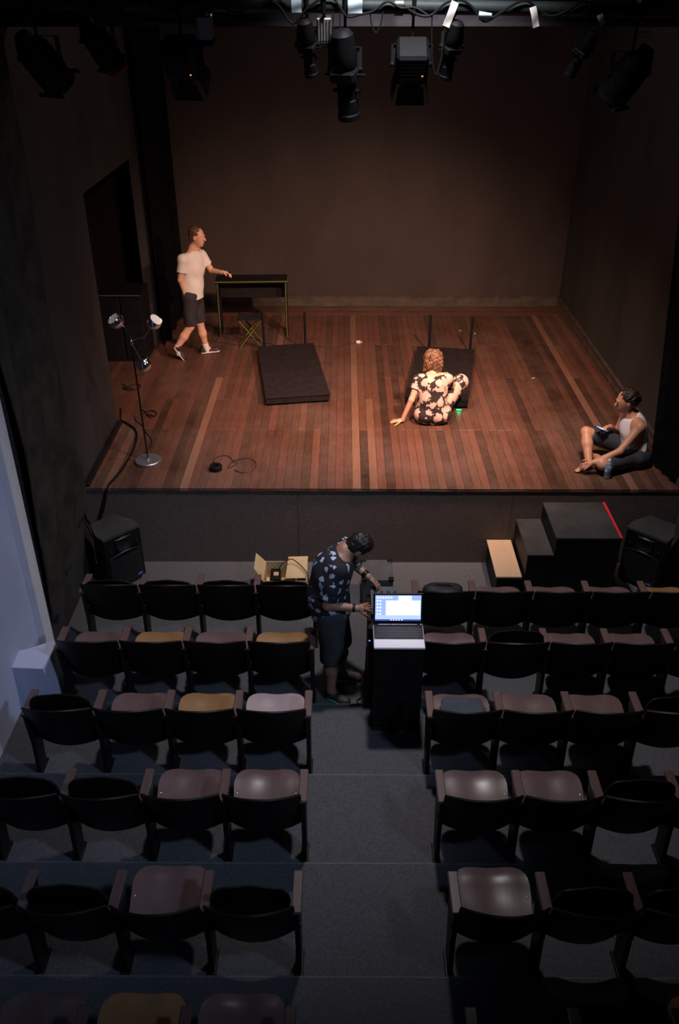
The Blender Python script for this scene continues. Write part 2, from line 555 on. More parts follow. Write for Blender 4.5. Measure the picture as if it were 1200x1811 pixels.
# back wall of the stage
struct('wall_back', MB().box((-0.4, BY + .05, 3.75), (7.9, 0.1, 6.0)), 'wall_back', 'dark brown painted back wall of the stage')
# right wall, stage part and auditorium part
struct('wall_right', MB().box((XR + .05, 10.3, 3.7), (0.1, 5.84, 6.0)), 'wall_black', 'dark streaked side wall right of the stage')
struct('wall_right_house', MB().box((XR + .05, 2.4, 3.3), (0.1, 9.96, 7.0)), 'wall_scuffed', 'dark scuffed side wall right of the seats')
# left wall: flat panel beside the stage, lintel over the wing opening, rear piece
OY0, OY1, OZ = 8.86, 11.35, 3.42
struct('wall_left', MB().box((XL - .05, (7.2 + OY0) / 2, 3.35), (0.1, OY0 - 7.2, 6.7)), 'wall_black', 'tall dark painted wall panel left of the stage')
struct('wall_left_lintel', MB().box((XL - .05, (OY0 + OY1) / 2, (OZ + 6.7) / 2), (0.1, OY1 - OY0, 6.7 - OZ)), 'wall_black')
struct('wall_left_back', MB().box((XL - .05, (OY1 + BY) / 2, 3.75), (0.1, BY - OY1, 6.0)), 'wall_black')
struct('wall_left_drape', MB().box((XL - .06, 6.57, 3.35), (0.1, 1.25, 6.7)), 'wall_black')
# wing room behind the opening
struct('wall_wing', MB().box((-4.3, 10.3, 3.4), (0.1, 6.0, 5.0)), 'wall_black')
struct('wall_wing_front', MB().box((-3.45, 7.37, 3.4), (1.6, 0.1, 5.0)), 'wall_black')
# pale blue wall and its pale jamb strip
struct('wall_left_house', MB().box((-2.71, 1.65, 3.3), (0.1, 8.5, 7.0)), 'wall_blue', 'pale blue painted wall at the left of the seats')
struct('trim_1', MB().box((-2.67, 5.845, 3.3), (0.14, 0.17, 7.0)), 'jamb_paint', 'pale upright jamb strip ending the blue wall')
# buttress at the foot of the blue wall, sloped top
pb = MB()
pb.add([(-2.68, 5.20, 0), (-2.38, 5.22, 0), (-2.36, 5.62, 0), (-2.60, 5.70, 0), (-2.68, 5.70, 0),
        (-2.68, 5.17, .50), (-2.43, 5.21, .45), (-2.40, 5.56, .47), (-2.60, 5.40, .50), (-2.68, 5.34, .52)],
       [(0, 4, 3, 2, 1), (0, 1, 6, 5), (1, 2, 7, 6), (2, 3, 8, 7), (3, 4, 9, 8), (4, 0, 5, 9), (5, 6, 7), (5, 7, 8), (5, 8, 9)])
struct('trim_2', pb, 'wall_blue', 'low blue masonry foot jutting out from the left wall')

# stage body with carpet on its face (seamed widths) and nosing
stage = struct('stage', MB().box((-0.43, (FY + .02 + BY + .1) / 2, 0.43), (7.85, BY + .1 - FY - .02, 0.86)), 'black_paint', 'raised wooden stage with a carpeted front')
for k, (x0, x1) in enumerate(((-2.62, -0.468), (-0.464, 1.70), (1.704, XR))):
    MB().box(((x0 + x1) / 2, FY + .01, 0.432), (x1 - x0, 0.02, 0.864)).build('carpet_panel', 'carpet_stage', stage)
edge = [( -2.6 + i * .2, FY - .004 + .003 * math.sin(i * 1.7), .872 + .004 * math.sin(i * .9)) for i in range(31)]
MB().tube(edge, 0.008, 6).build('nosing_strip', 'cable_brown', stage)

# stage planks, each a board of its own
PW = 0.0865
rng = random.Random(11)
x = 3.115
col = 0
plank_mesh = {}


def plank(x0, y0, y1, mi, axis='Y', wdt=PW):
    L_ = y1 - y0
    key = (round(L_, 2), mi, axis, round(wdt, 3))
    if key not in plank_mesh:
        mb = MB()
        if axis == 'Y':
            mb.box((0, L_ / 2, -0.02), (wdt - .0018, L_ - .003, 0.04), ch=0.002)
        else:
            mb.box((L_ / 2, 0, -0.02), (L_ - .003, wdt - .0018, 0.04), ch=0.0015)
        me = mb.mesh('plank', ('plank_dark', 'plank_brown', 'plank_red', 'plank_tan', 'plank_umber')[mi])
        plank_mesh[key] = me
    o = bpy.data.objects.new('plank', plank_mesh[key])
    COL.objects.link(o)
    o.parent = stage
    o.location = (x0, y0, ZS + rng.uniform(-.0008, .0008)) if axis == 'Y' else (y0, x0, ZS)
    return o


BORD = 12.74
weights = [0.14, 0.33, 0.27, 0.02, 0.24]
while x > -4.2:
    xc = x - PW / 2
    if xc < XL - .04:
        cuts = [7.45, BORD]
    else:
        cuts = [FY - .012]
        for j, pj in ((8.72, .62), (9.56, .4 if xc < -.6 else .12), (10.25, .3), (11.45, .35)):
            if rng.random() < pj:
                cuts.append(j)
        cuts.append(BORD)
    for a, b in zip(cuts[:-1], cuts[1:]):
        mi = rng.choices(range(5), weights)[0]
        if abs(xc - 2.94) < PW / 2 * 1.01:
            mi = 3
        elif abs(xc - 2.94 + PW) < PW / 2 * 1.01:
            mi = 0
        elif mi == 3 and xc > 1.8:
            mi = 1
        if a < 8 and abs(xc - 0.17) < .05: mi = 3
        if a < 8 and abs(xc - 0.26) < .045: mi = 0
        if a < 8 and abs(xc - 0.345) < .045: mi = 3
        plank(xc, a, b, mi)
    x -= PW
    col += 1
for k, xc in enumerate((3.115 + .045, 3.115 + .135, 3.115 + .225)):
    for a, b in ((FY - .012, 9.7 - k * .6), (9.7 - k * .6, BORD)):
        plank(xc, a, b, (4, 2, 1)[k], wdt=0.09)
for k in range(4):
    for a, b in ((-4.2, -1.2 + k * .3), (-1.2 + k * .3, 1.3 - k * .2), (1.3 - k * .2, XR)):
        plank(BORD + .06 + k * .12, a, b, (2, 1, 3 if a > -2 and a < 1 and k == 1 else 2, 4)[k], axis='X', wdt=0.12)

# baseboards
bb = MB().box((0.39, BY - .012, ZS + .07), (5.98, 0.024, 0.14)).box((0.39, BY - .02, ZS + .148), (5.98, 0.04, 0.018)).box((0.39, BY - .02, ZS + .03), (5.98, 0.04, 0.06))
struct('baseboard_back', bb, 'baseboard', 'dark moulded baseboard along the stage back wall')
bb = MB().box((XR - .012, 10.3, ZS + .07), (0.024, 5.8, 0.14)).box((XR - .02, 10.3, ZS + .148), (0.04, 5.8, 0.018)).box((XR - .02, 10.3, ZS + .03), (0.04, 5.8, 0.06))
struct('baseboard_right', bb, 'baseboard', 'dark moulded baseboard along the right stage wall')
bb = MB().box((XL + .03, (FY + OY0) / 2, ZS + .022), (0.06, OY0 - FY, 0.044), ch=.006)
struct('baseboard_left', bb, 'steel_dark', 'worn dark strip edging the stage at the left wall')

# proscenium header beam and ceiling behind it
struct('trim_3', MB().box((0.38, 7.46, 5.055), (6.1, 0.14, 0.30)).box((0.38, 7.38, 4.925), (6.1, 0.06, 0.03)), 'beam_grey', 'grey header beam above the stage opening')

# ================================================================== CURTAINS


def curtain(name, label, x0y0, x1y1, z0, z1, nf, amp, material, skew=0.0, cat='curtain', th=0.012, ruf=0.0):
    a, b = Vector((*x0y0, 0)), Vector((*x1y1, 0))
    d = (b - a)
    nrm = Vector((-d.y, d.x, 0)).normalized()

    def fn(u, v):
        ph = 2 * PI * (nf * u + skew * v * v)
        p = a + d * u + nrm * (amp * (0.5 + v) * (math.sin(ph) + .35 * math.sin(2.3 * ph + 1)))
        p.z = z1 + (z0 - z1) * v + ruf * v * v * (u - .3)
        return p
    o = MB().sheet(fn, max(24, int(nf * 12)), 26, th).build(name, material, smooth=True)
    return tag(o, label, cat)


curtain('side_drape', 'dusty dark brown drape pulled aside on the left wall', (-2.545, 5.96), (-2.545, 7.17), 0.50, 6.6, 2.6, 0.022, 'drape', skew=1.3, ruf=.5)
curtain('black_curtain', 'black curtain hanging in the back left corner of the stage', (-2.50, 11.38), (-2.50, 13.1), ZS + .01, 6.6, 4, 0.02, 'curtain_black')
def leg_fn(u, v):
    z = 6.6 + (ZS + .004 - 6.6) * v
    xl = 3.235 - .09 * (z - ZS)
    ph = 2 * PI * 3.2 * u
    return (xl + (3.33 - xl) * u + .010 * (math.sin(ph) + .3 * math.sin(2.1 * ph)), 7.95 - .46 * u, z)


tag(MB().sheet(leg_fn, 40, 20, .012).build('black_curtain', 'curtain_black', smooth=True), 'black leg curtain at the right front edge of the stage', 'curtain')

# dark cabinets standing in the left wing
for k, (cx, lab) in enumerate(((-3.02, 'black cabinet in the left wing, nearer the stage wall panel'), (-2.74, 'black cabinet in the left wing, nearer the black curtain'))):
    c = thing('wing_cabinet', lab, 'cabinet', (cx - .03, 11.05, ZS), 0, 'cabinets in the left wing')
    MB().box((0, 0, .44), (.27, .5, .88), ch=.004).build('body', 'black_paint', c)
    MB().box((0, -.005, .895), (.28, .53, .03), ch=.004).build('top', 'black_paint', c)
    MB().box((0, -.272, .903), (.275, .006, .010)).build('edge_strip', 'beam_grey', c)
    MB().box((0, -.256, .45), (.24, .012, .76), ch=.003).build('door', 'black_paint', c)

# ================================================================== THEATRE SEATS
# local frame: y = 0 is 0.65 m behind the step nosing of the row, x = 0 the middle between two standards
HP = 0.51 / 2


def back_fn(u, v):
    s_ = 2 * u - 1
    L_ = 0.555 - 0.085 * abs(s_) ** 2
    t = v * L_
    rr = 1.0
    x = s_ * 0.247 * (1 - .03 * v)
    y = -0.262 + 0.105 * s_ * s_ + t * 0.335
    z = 0.795 - .07 * s_ * s_ - t * 0.942
    return (x, y, z)


def seat_profile(s_, v):
    """v from hinge (0) to front (1): returns x, along, lift"""
    vm = 1 - .13 * abs(s_) ** 7
    t = v * vm
    x = s_ * (0.200 + 0.024 * min(1, v * 1.4)) * (1 - .06 * max(0, v - .85) / .15 * abs(s_))
    lift = -.018 * math.sin(PI * min(t / .9, 1)) - .02 * max(0, t - .8) / .2 + .012 * abs(s_) ** 2 + .004 * math.cos(2 * PI * s_) * t * -1
    return x, t * 0.385, lift


def seat_down(u, v):
    x, t, l = seat_profile(2 * u - 1, v)
    return (x, -0.085 + t, 0.425 + t * .06 + l)


def seat_up(u, v, a=R(96)):
    x, t, l = seat_profile(2 * u - 1, v)
    return (x, -0.045 + t * math.cos(a) - l * math.sin(a) * 1.0, 0.42 + t * math.sin(a) * .9 + l * math.cos(a))


me_back = MB().sheet(back_fn, 16, 8, 0.013).mesh('backrest', 'chair_back', True)
m_down, m_up = {}, {}
for k in ('seat_brown', 'seat_honey', 'seat_sheen', 'seat_shaded'):
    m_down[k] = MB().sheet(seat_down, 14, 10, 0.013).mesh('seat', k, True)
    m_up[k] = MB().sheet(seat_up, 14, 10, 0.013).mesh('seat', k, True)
m_up_low = MB().sheet(lambda u, v: seat_up(u, v, R(107)), 14, 10, 0.013).mesh('seat', 'seat_shaded', True)
me_arm = MB().box((0, 0, 0.6225), (0.058, 0.27, 0.026), ch=.006).mesh('armrest', 'arm_wood')
stp = [(-.125, .61), (.12, .61), (.115, .56), (.085, .47), (.07, .38), (.02, .15), (.01, .022), (-.115, .022), (-.11, .15), (-.10, .32), (-.115, .48)]
me_std = MB().prism(stp, 'X', -.015, .015).mesh('standard', 'chair_frame')
me_foot = MB().box((0, -.05, .0115), (.05, .17, .023), ch=.004).mesh('foot', 'chair_frame')
me_piv = MB().lathe([(0.018, -.021), (.02, -.015), (.02, .015), (.018, .021)], 10, Matrix.Translation((0, -.07, .43)) @ Matrix.Rotation(PI / 2, 4, 'Y')).mesh('pivot', 'steel_dark')
me_bolt = MB().lathe([(0.0075, 0), (.007, .003), (.003, .005), (0.0, .0052)], 8).mesh('bolt', 'bolt', True)


def link(me, name, parent, loc=(0, 0, 0)):
    o = bpy.data.objects.new(name, me)
    COL.objects.link(o)
    o.parent = parent
    o.location = loc
    return o


ORD = ['', 'first', 'second', 'third', 'fourth', 'fifth', 'sixth']
LEFTX = [-2.30, -1.79, -1.28, -0.77, -0.255]
RIGHTX = [0.635, 1.14, 1.645, 2.15, 2.65, 3.16]
# seat states: U = folded up (shade painted in), B / H / P = down in brown, honey or painted sheen
STATE = {(1, 'L'): 'UUUU', (1, 'R'): 'BBBBH', (2, 'L'): 'BHBH', (2, 'R'): 'BUBBU', (3, 'L'): 'UBHP', (3, 'R'): 'BBBU',
         (4, 'L'): 'UUBB', (4, 'R'): 'BBUU', (5, 'L'): 'UUBU', (5, 'R'): 'BUU', (6, 'L'): '-BHB', (6, 'R'): 'UUH'}
EXTRA = {(1, 'R', 0): 'with a black bag on it', (3, 'R', 0): 'with a navy bag lying on it'}
SEATPOS = {}
for (row, side), st in STATE.items():
    xs = LEFTX if side == 'L' else RIGHTX
    n = len(st)
    yrow = NOSE[row] - 0.65 - ({'L': .05, 'R': .13}[side] if row == 1 else 0)
    z0 = TREAD[row]
    for i, ch in enumerate(st):
        if ch == '-':
            continue
        xa, xb = xs[i], xs[i + 1]
        fromaisle = (4 - i) if side == 'L' else (i + 1)
        what = {'U': 'with its seat folded up', 'B': 'with its brown seat down', 'H': 'with its honey-coloured seat down', 'P': 'with glossy seat down, sheen painted pale'}[ch]
        lab = 'theatre seat %s, %s from aisle, %s row, %s block' % (
            EXTRA.get((row, side, i), what), ORD[fromaisle], ORD[row], 'left' if side == 'L' else 'right')
        if row == 6:
            lab = lab.replace('sixth row', 'nearest row')
        c = thing('theatre_seat', lab, 'seat', ((xa + xb) / 2, yrow, z0), 0, 'wooden theatre seats in rows')
        SEATPOS[(row, side, i)] = c.location.copy()
        link(me_back, 'backrest', c)
        key = {'U': 'seat_shaded', 'B': 'seat_brown', 'H': 'seat_honey', 'P': 'seat_sheen'}[ch]
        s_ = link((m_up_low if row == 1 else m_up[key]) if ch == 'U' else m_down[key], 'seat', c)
        if ch != 'U':
            for sx in (-1, 1):
                for (vv, zz) in ((.10, 0), (.52, 0)):
                    p = seat_down(.5 + sx * .455, vv)
                    link(me_bolt, 'bolt', s_, (p[0], p[1], p[2] + .0055))
        outer = (i == 0 and side == 'L') or (i == n - 1 and side == 'R') or (row == 6 and side == 'L' and i == 1)
        # the standard on the aisle side belongs to the seat, the outermost seat has both
        sides = [xb - (xa + xb) / 2 if side == 'L' else xa - (xa + xb) / 2]
        if outer:
            sides.append(-sides[0])
        for hx in sides:
            link(me_arm, 'armrest', c, (hx, 0, 0))
            l_ = link(me_std, 'standard', c, (hx, 0, 0))
            link(me_foot, 'foot', l_)
            link(me_piv, 'pivot', l_)

# ================================================================== STAGE PROPS


def platform(label, pts, rods, led=False):
    """low felt-covered platform given by its four floor corners, two uprights at the back"""
    cx = sum(p[0] for p in pts) / 4; cy = sum(p[1] for p in pts) / 4
    t = thing('stage_platform', label, 'platform', (cx, cy, ZS), 0, 'low black platforms on the stage')
    q = [(p[0] - cx, p[1] - cy) for p in pts]
    MB().prism([(a * .985, b * .99) for a, b in q], 'Z', .028, .105).build('pad', 'platform_felt', t)
    MB().prism(q, 'Z', .098, .112).build('top_board', 'platform_felt', t)
    for a, b in q:
        MB().box((a * .9, b * .92, .0145), (.05, .05, .028), ch=.003).build('foot', 'black_paint', t)
    for (rx, ry, h) in rods:
        MB().tube([(rx - cx, ry - cy, .0), (rx - cx, ry - cy, h)], .018, 8).build('upright', 'black_paint', t)
    return t


p1 = [(-1.18, 11.08), (-0.42, 11.22), (-0.165, 9.47), (-0.93, 9.34)]
p2 = [(1.00, 11.10), (1.77, 10.98), (1.47, 9.28), (0.72, 9.40)]
platform('low black platform with two uprights, left of the seated woman', p1, [(-.535, 11.24, .53), (-1.094, 11.13, .53)])
platform('low black platform with a green glow, under the seated woman\'s feet', p2, [(1.16, 11.12, .54), (1.71, 11.04, .54)])
led = thing('led_lamp', 'small green glowing lamp under the front of the right platform', 'lamp', (1.36, 9.262, ZS))
MB().box((0, 0, .012), (.07, .03, .022), ch=.004).build('housing', 'black_plastic', led)
MB().box((0, -.017, .012), (.06, .006, .012)).build('light_strip', 'led_green', led)
ld = bpy.data.lights.new('led_glow', 'POINT'); ld.energy = 0.12; ld.color = (0.05, 1, 0.35); ld.shadow_soft_size = .02
lo = bpy.data.objects.new('led_glow', ld); lo.location = (0, -.04, .02); lo.parent = led; COL.objects.link(lo)

# table with yellow taped edges
tb = thing('prop_table', 'narrow black table with yellow taped edges at the back of the stage', 'table', (-1.30, 11.9, ZS), R(2.5))
MB().box((0, 0, .80), (1.00, .30, .035), ch=.003).build('table_top', 'black_paint', tb)
for sx in (-1, 1):
    MB().box((sx * .475, 0, .392), (.035, .27, .782), ch=.002).build('side_panel', 'black_paint', tb)
MB().box((0, .12, .60), (.915, .02, .20), ch=.002).build('back_rail', 'black_paint', tb)
MB().box((0, -.1525, .80), (1.0, .005, .008)).build('edge_tape', 'yellow_edge', tb)
for sx in (-1, 1):
    MB().box((sx * .475, -.138, .39), (.007, .005, .78)).build('edge_tape', 'yellow_edge', tb)
    MB().box((sx * .502, 0, .80), (.005, .30, .010)).build('edge_tape', 'yellow_edge', tb)
# folding stool with crossed legs
st = thing('folding_stool', 'folding stool with crossed yellow-edged legs beside the prop table', 'stool', (-1.30, 11.45, ZS), R(2))
for sy in (-1, 1):
    for sx in (-1, 1):
        l_ = MB().bar((sx * .155, sy * .13, .004), (-sx * .155, sy * .13 + .018 * sx, .40), .018, .03, up=(0, 1, 0)).build('leg', 'black_paint', st)
        MB().bar((sx * .155, sy * .13 - .017, .004), (-sx * .155, sy * .13 - .017 + .018 * sx, .40), .010, .004, up=(0, 1, 0)).build('edge_tape', 'yellow_edge', l_)
for sx in (-1, 1):
    MB().bar((sx * .155, -.16, .405), (sx * .155, .16, .405), .025, .025).build('rail', 'black_paint', st)
MB().sheet(lambda u, v: (-.155 + .31 * u, -.14 + .28 * v, .422 - .03 * math.sin(PI * u)), 10, 4, .006).build('seat', 'bag_black', st, True)

# floor lamp with three chrome ball shades
LX, LY = -2.06, 7.93
fl = thing('floor_lamp', 'slim chrome floor lamp with three ball shades on arms', 'lamp', (LX, LY, ZS))
MB().lathe([(0, .0), (.132, 0), (.136, .006), (.136, .028), (.130, .034), (.02, .034), (.014, .05), (.0, .052)], 32).build('base', 'chrome_satin', fl, True)
MB().tube([(0, 0, .03), (-.012, 0, 1.31)], .0085, 10).build('pole', 'pole_dark', fl, True)
MB().lathe([(.0, 1.28), (.016, 1.285), (.018, 1.30), (.018, 1.33), (.01, 1.345), (0, 1.347)], 12, Matrix.Translation((-.012, 0, 0))).build('hub', 'chrome', fl, True)
arms = [[(-.012, 0, 1.33), (-.02, 0, 1.40), (-.05, .0, 1.46), (-.10, .0, 1.50)],
        [(-.012, 0, 1.33), (.05, -.01, 1.36), (.12, -.015, 1.38), (.16, -.01, 1.43), (.20, .0, 1.49)],
        [(-.012, 0, 1.32), (.02, -.03, 1.27), (.06, -.06, 1.20), (.09, -.08, 1.165)]]
shade_aim = [Vector((-.45, -.35, .65)), Vector((.65, -.25, .72)), Vector((.15, .35, -.9))]
for pts, aim in zip(arms, shade_aim):
    a_ = MB().tube(cable_path(pts, 5), .0065, 8).build('arm', 'chrome', fl, True)
    aim.normalize()
    e_ = Vector(pts[-1])
    M = Matrix.Translation(e_ + aim * .055) @ aim.to_track_quat('Z', 'Y').to_matrix().to_4x4() @ Matrix.Scale(1.32, 4)
    prof_ = [(0.0, -.058)] + [(.058 * math.sin(PI * k / 12), -.058 * math.cos(PI * k / 12)) for k in range(1, 9)] + [(.046, .028), (.040, .012)]
    sh = MB().lathe(prof_, 20, M).build('shade', 'chrome', a_, True)
    MB().lathe([(.0, .004), (.03, .006), (.047, .022), (.046, .026), (.03, .024), (0, .022)], 16, M).build('diffuser', 'lamp_white', a_, True)

# cables
def cable(label, pts, r, material='cable_black', seg=6, name='cable'):
    return tag(MB().tube(cable_path(pts, seg), r, 6).build(name, material, smooth=True), label, 'cable')


c_ = ZS + .014
cable('thick black cable hanging over the left front edge of the stage', [
    (-2.56, 8.93, 1.06), (-2.57, 8.92, .93), (-2.49, 8.85, c_), (-2.36, 8.69, c_), (-2.30, 8.49, c_), (-2.27, 8.15, c_), (-2.30, 7.70, c_), (-2.35, 7.41, c_ + .005),
    (-2.37, 7.36, .86), (-2.40, 7.345, .74), (-2.47, 7.335, .57), (-2.545, 7.31, .50), (-2.575, 7.27, .57), (-2.575, 7.20, .75), (-2.58, 7.185, 1.6), (-2.58, 7.185, 3.2), (-2.58, 7.185, 5.2)], .0115)
z_ = ZS + .006
cable('thin cable lying in loops on the front left of the stage', [
    (-1.30, 7.80, z_), (-1.37, 7.93, z_), (-1.36, 8.02, z_), (-1.26, 8.07, z_), (-1.18, 7.97, z_), (-1.20, 7.79, z_), (-1.12, 7.88, z_ + .01), (-1.17, 7.93, z_ + .012), (-1.03, 8.01, z_), (-.93, 7.93, z_), (-.93, 7.76, z_), (-1.03, 7.69, z_), (-1.14, 7.75, z_)], .0045, 'cable_brown')
cable('tangled dark cable on the stage behind the floor lamp', [
    (-2.42, 9.24, z_), (-2.34, 9.17, z_), (-2.38, 9.08, z_), (-2.28, 9.20, z_ + .008), (-2.20, 9.13, z_), (-2.24, 9.02, z_), (-2.31, 9.10, z_ + .006), (-2.2, 9.05, z_)], .006)
cable('loose dark cable beside the left wall opening', [
    (-2.80, 10.02, z_), (-2.72, 9.93, z_), (-2.62, 10.02, z_), (-2.55, 9.90, z_), (-2.66, 9.80, z_), (-2.76, 9.88, z_ + .008), (-2.62, 9.85, z_)], .006)
cable('thin cord running from the floor lamp along the stage', [
    (-2.45, 9.08, z_), (-2.40, 8.93, z_), (-2.30, 8.80, z_), (-2.22, 8.62, z_), (-2.13, 8.45, z_), (-2.10, 8.28, z_), (-2.13, 8.15, z_), (-2.10, 8.06, z_)], .004)
cable('thin wire across the stage behind the platforms', [
    (-1.95, 11.62, z_), (-1.7, 11.50, z_), (-1.41, 11.40, z_), (-1.12, 11.50, z_), (-.85, 11.36, z_), (-.54, 11.42, z_), (-.30, 11.36, z_), (-.06, 11.40, z_), (.15, 11.51, z_)], .0045, 'cable_brown')
pl = thing('plug', 'small white and orange plug lying mid stage', 'plug', (.2, 11.515, ZS))
MB().box((0, 0, .018), (.06, .045, .035), ch=.006).build('body', 'paper', pl)
MB().box((.045, -.005, .016), (.03, .03, .028), ch=.005).build('tip', 'plug_orange', pl)
MB().tube([(-.03, 0, .012), (-.06, -.002, .008)], .005, 6).build('lead', 'cable_black', pl)
# black tape roll beside the cable loops
tr = MB().lathe([(.028, .002), (.060, .002), (.066, .012), (.066, .048), (.060, .056), (.030, .056), (.028, .048), (.028, .002)], 20).build('tape_roll', 'black_plastic', None, True, (-1.325, 7.76, ZS))
tag(tr, 'black tape roll on the front left of the stage', 'tape roll')
for k, (px_, py_, a, lab) in enumerate(((1.70, 12.03, .4, 'tiny paper scrap at the back of the stage, left one of two'), (1.90, 11.91, 1.1, 'tiny paper scrap at the back of the stage, right one of two'), (2.43, 10.23, .2, 'tiny paper scrap on the stage near the right wall'))):
    o = MB().sheet(lambda u, v: (-.02 + .04 * u, -.008 + .016 * v, .003 + .006 * math.sin(3 * u)), 4, 2, .002).build('paper_scrap', 'paper', None, False, (px_, py_, ZS + .001))
    o.rotation_euler = (0, 0, a)
    tag(o, lab, 'scrap', 'paper scraps on the stage')

# water bottle
wb = thing('water_bottle', 'clear plastic water bottle with blue label beside the sitting man', 'bottle', (2.675, 7.60, ZS))
MB().lathe([(0, 0), (.026, 0), (.031, .006), (.031, .03), (.0285, .04), (.031, .05), (.031, .135), (.029, .15), (.018, .175), (.0125, .185), (.0125, .20), (0, .20)], 20).build('body', 'bottle_clear', wb, True)
MB().lathe([(.0305, .078), (.0318, .08), (.0318, .132), (.0305, .134)], 20).build('bottle_label', 'bottle_label', wb, True)
MB().lathe([(0, .198), (.015, .198), (.015, .216), (.013, .219), (0, .219)], 14).build('cap', 'tape_blue', wb, True)

# ================================================================== FLOOR IN FRONT OF THE STAGE
# stair unit: wooden bench step, then a black double step with a red edge
bs = thing('bench_step', 'low step with a bare plywood top beside the black stage steps', 'step', (1.605, 7.055, 0))
MB().box((0, 0, .135), (.225, .62, .27)).build('box', 'black_paint', bs)
MB().box((0, 0, .282), (.25, .655, .022), ch=.003).build('top', 'plywood', bs)
ss = thing('stage_steps', 'black two-level wooden steps with a red taped edge', 'steps', (2.19, 7.055, 0))
MB().box((-.31, 0, .265), (.245, .645, .53)).build('lower_box', 'black_paint', ss)
MB().box((-.31, 0, .54), (.252, .655, .02), ch=.003).build('lower_tread', 'step_black', ss)
MB().box((.125, 0, .362), (.61, .645, .724)).build('upper_box', 'black_paint', ss)
MB().box((.125, 0, .734), (.622, .66, .02), ch=.003).build('upper_tread', 'step_black', ss)
MB().box((.425, .0, .7455), (.022, .655, .004)).box((.4375, 0, .725), (.003, .655, .04)).build('edge_tape', 'red_tape', ss)


def loudspeaker(label, loc, rz):
    t = thing('loudspeaker', label, 'speaker', loc, rz, 'loudspeakers on the floor by the stage')
    # plan outline, front at -y
    def outline(w1, w2, d):
        return [(-w1, -d), (w1, -d), (w1 + .005, -d * .3), (w2, d), (-w2, d), (-w1 - .005, -d * .3)]
    MB().prism(outline(.205, .13, .175), 'Z', .03, .59).build('cabinet', 'black_plastic', t)
    MB().prism([(a * 1.02, b * 1.02) for a, b in outline(.205, .13, .175)], 'Z', .588, .615).build('top_cap', 'step_black', t)
    MB().prism([(a * .95, b * .95) for a, b in outline(.205, .13, .175)], 'Z', .0, .032).build('foot', 'black_plastic', t)
    f = MB().sheet(lambda u, v: (-.18 + .36 * u, -.187 - .025 * math.sin(PI * u), .05 + .32 * v), 12, 6, .012).build('grille', 'grille', t, True)
    MB().tube([(-.18 + .36 * k / 12, -.192 - .03 * math.sin(PI * k / 12), .375 + .05 * math.sin(PI * k / 12)) for k in range(13)], .008, 6).build('grille_rim', 'steel_dark', f, True)
    MB().lathe([(.0, -.01), (.03, -.004), (.07, .02), (.085, .024), (.088, .02), (.088, .0)], 18, Matrix.Translation((0, -.178, .49)) @ Matrix.Rotation(PI / 2, 4, 'X')).build('horn', 'grille', t, True)
    for sx in (-1, 1):
        MB().lathe([(0, .0), (.014, .0), (.012, .012), (0, .013)], 10, Matrix.Translation((sx * .15, -.178, .46)) @ Matrix.Rotation(PI / 2, 4, 'X')).build('port', 'steel_dark', t, True)
    MB().tube([(-.09, -.18, .56), (-.05, -.20, .565), (.05, -.20, .565), (.09, -.18, .56)], .008, 6).build('handle', 'steel_dark', t, True)
    MB().box((.12, -.206, .085), (.06, .006, .018)).build('badge', 'badge_blue', t)
    return t


loudspeaker('black loudspeaker at the left end of the stage front', (-2.30, 7.12, 0), R(45))
loudspeaker('black loudspeaker beside the black steps at the right', (3.08, 7.13, 0), R(-42))

# open cardboard box with equipment and leads
cb = thing('cardboard_box', 'open cardboard box with raised flaps in front of the stage', 'box', (-.575, 6.92, 0))
MB().box((0, 0, .012), (.42, .34, .012)).build('bottom', 'cardboard', cb)
for a in ((0, -.17, .11, .42, .006, .21), (0, .17, .11, .42, .006, .21), (-.21, 0, .11, .006, .34, .21), (.21, 0, .11, .006, .34, .21)):
    MB().box(a[:3], a[3:]).build('side', 'cardboard', cb)
MB().add([(-.21, -.17, .213), (-.21, .17, .213), (-.29, .10, .36), (-.29, -.14, .34), (-.216, -.17, .213), (-.216, .17, .213), (-.296, .10, .36), (-.296, -.14, .34)],
         [(0, 1, 2, 3), (7, 6, 5, 4), (0, 4, 5, 1), (1, 5, 6, 2), (2, 6, 7, 3), (3, 7, 4, 0)]).build('flap', 'cardboard', cb)
MB().box((.11, .05, .225), (.20, .33, .006), Euler((R(6), R(-4), R(-3))).to_matrix()).build('flap', 'cardboard', cb)
eq = thing('adapter', 'small dark power adapter inside the cardboard box', 'adapter', (-.68, 6.93, .02))
MB().box((0, 0, .08), (.10, .18, .16), ch=.008).build('body', 'black_plastic', eq)
MB().box((0.01, -.02, .165), (.05, .06, .014), ch=.003).build('label_plate', 'plywood', eq)
cable('thin dark lead lying across the cardboard box flap', [(-.66, 6.95, .20), (-.60, 6.96, .28), (-.52, 7.02, .29), (-.44, 6.97, .262), (-.38, 6.88, .255), (-.35, 6.80, .25), (-.34, 6.735, .17)], .005)

# grey flight case behind the front row
fc = thing('flight_case', 'grey equipment case with dark corners in front of the stage', 'case', (.33, 6.83, 0))
MB().box((0, 0, .15), (.30, .34, .30), ch=.006).build('body', 'case_grey', fc)
for sx in (-1, 1):
    for sy in (-1, 1):
        MB().box((sx * .13, sy * .15, .29), (.05, .05, .035), ch=.005).build('corner', 'black_plastic', fc)
MB().tube([(-.05, -.172, .2), (-.05, -.19, .2), (.05, -.19, .2), (.05, -.172, .2)], .007, 6).build('handle', 'steel_dark', fc)

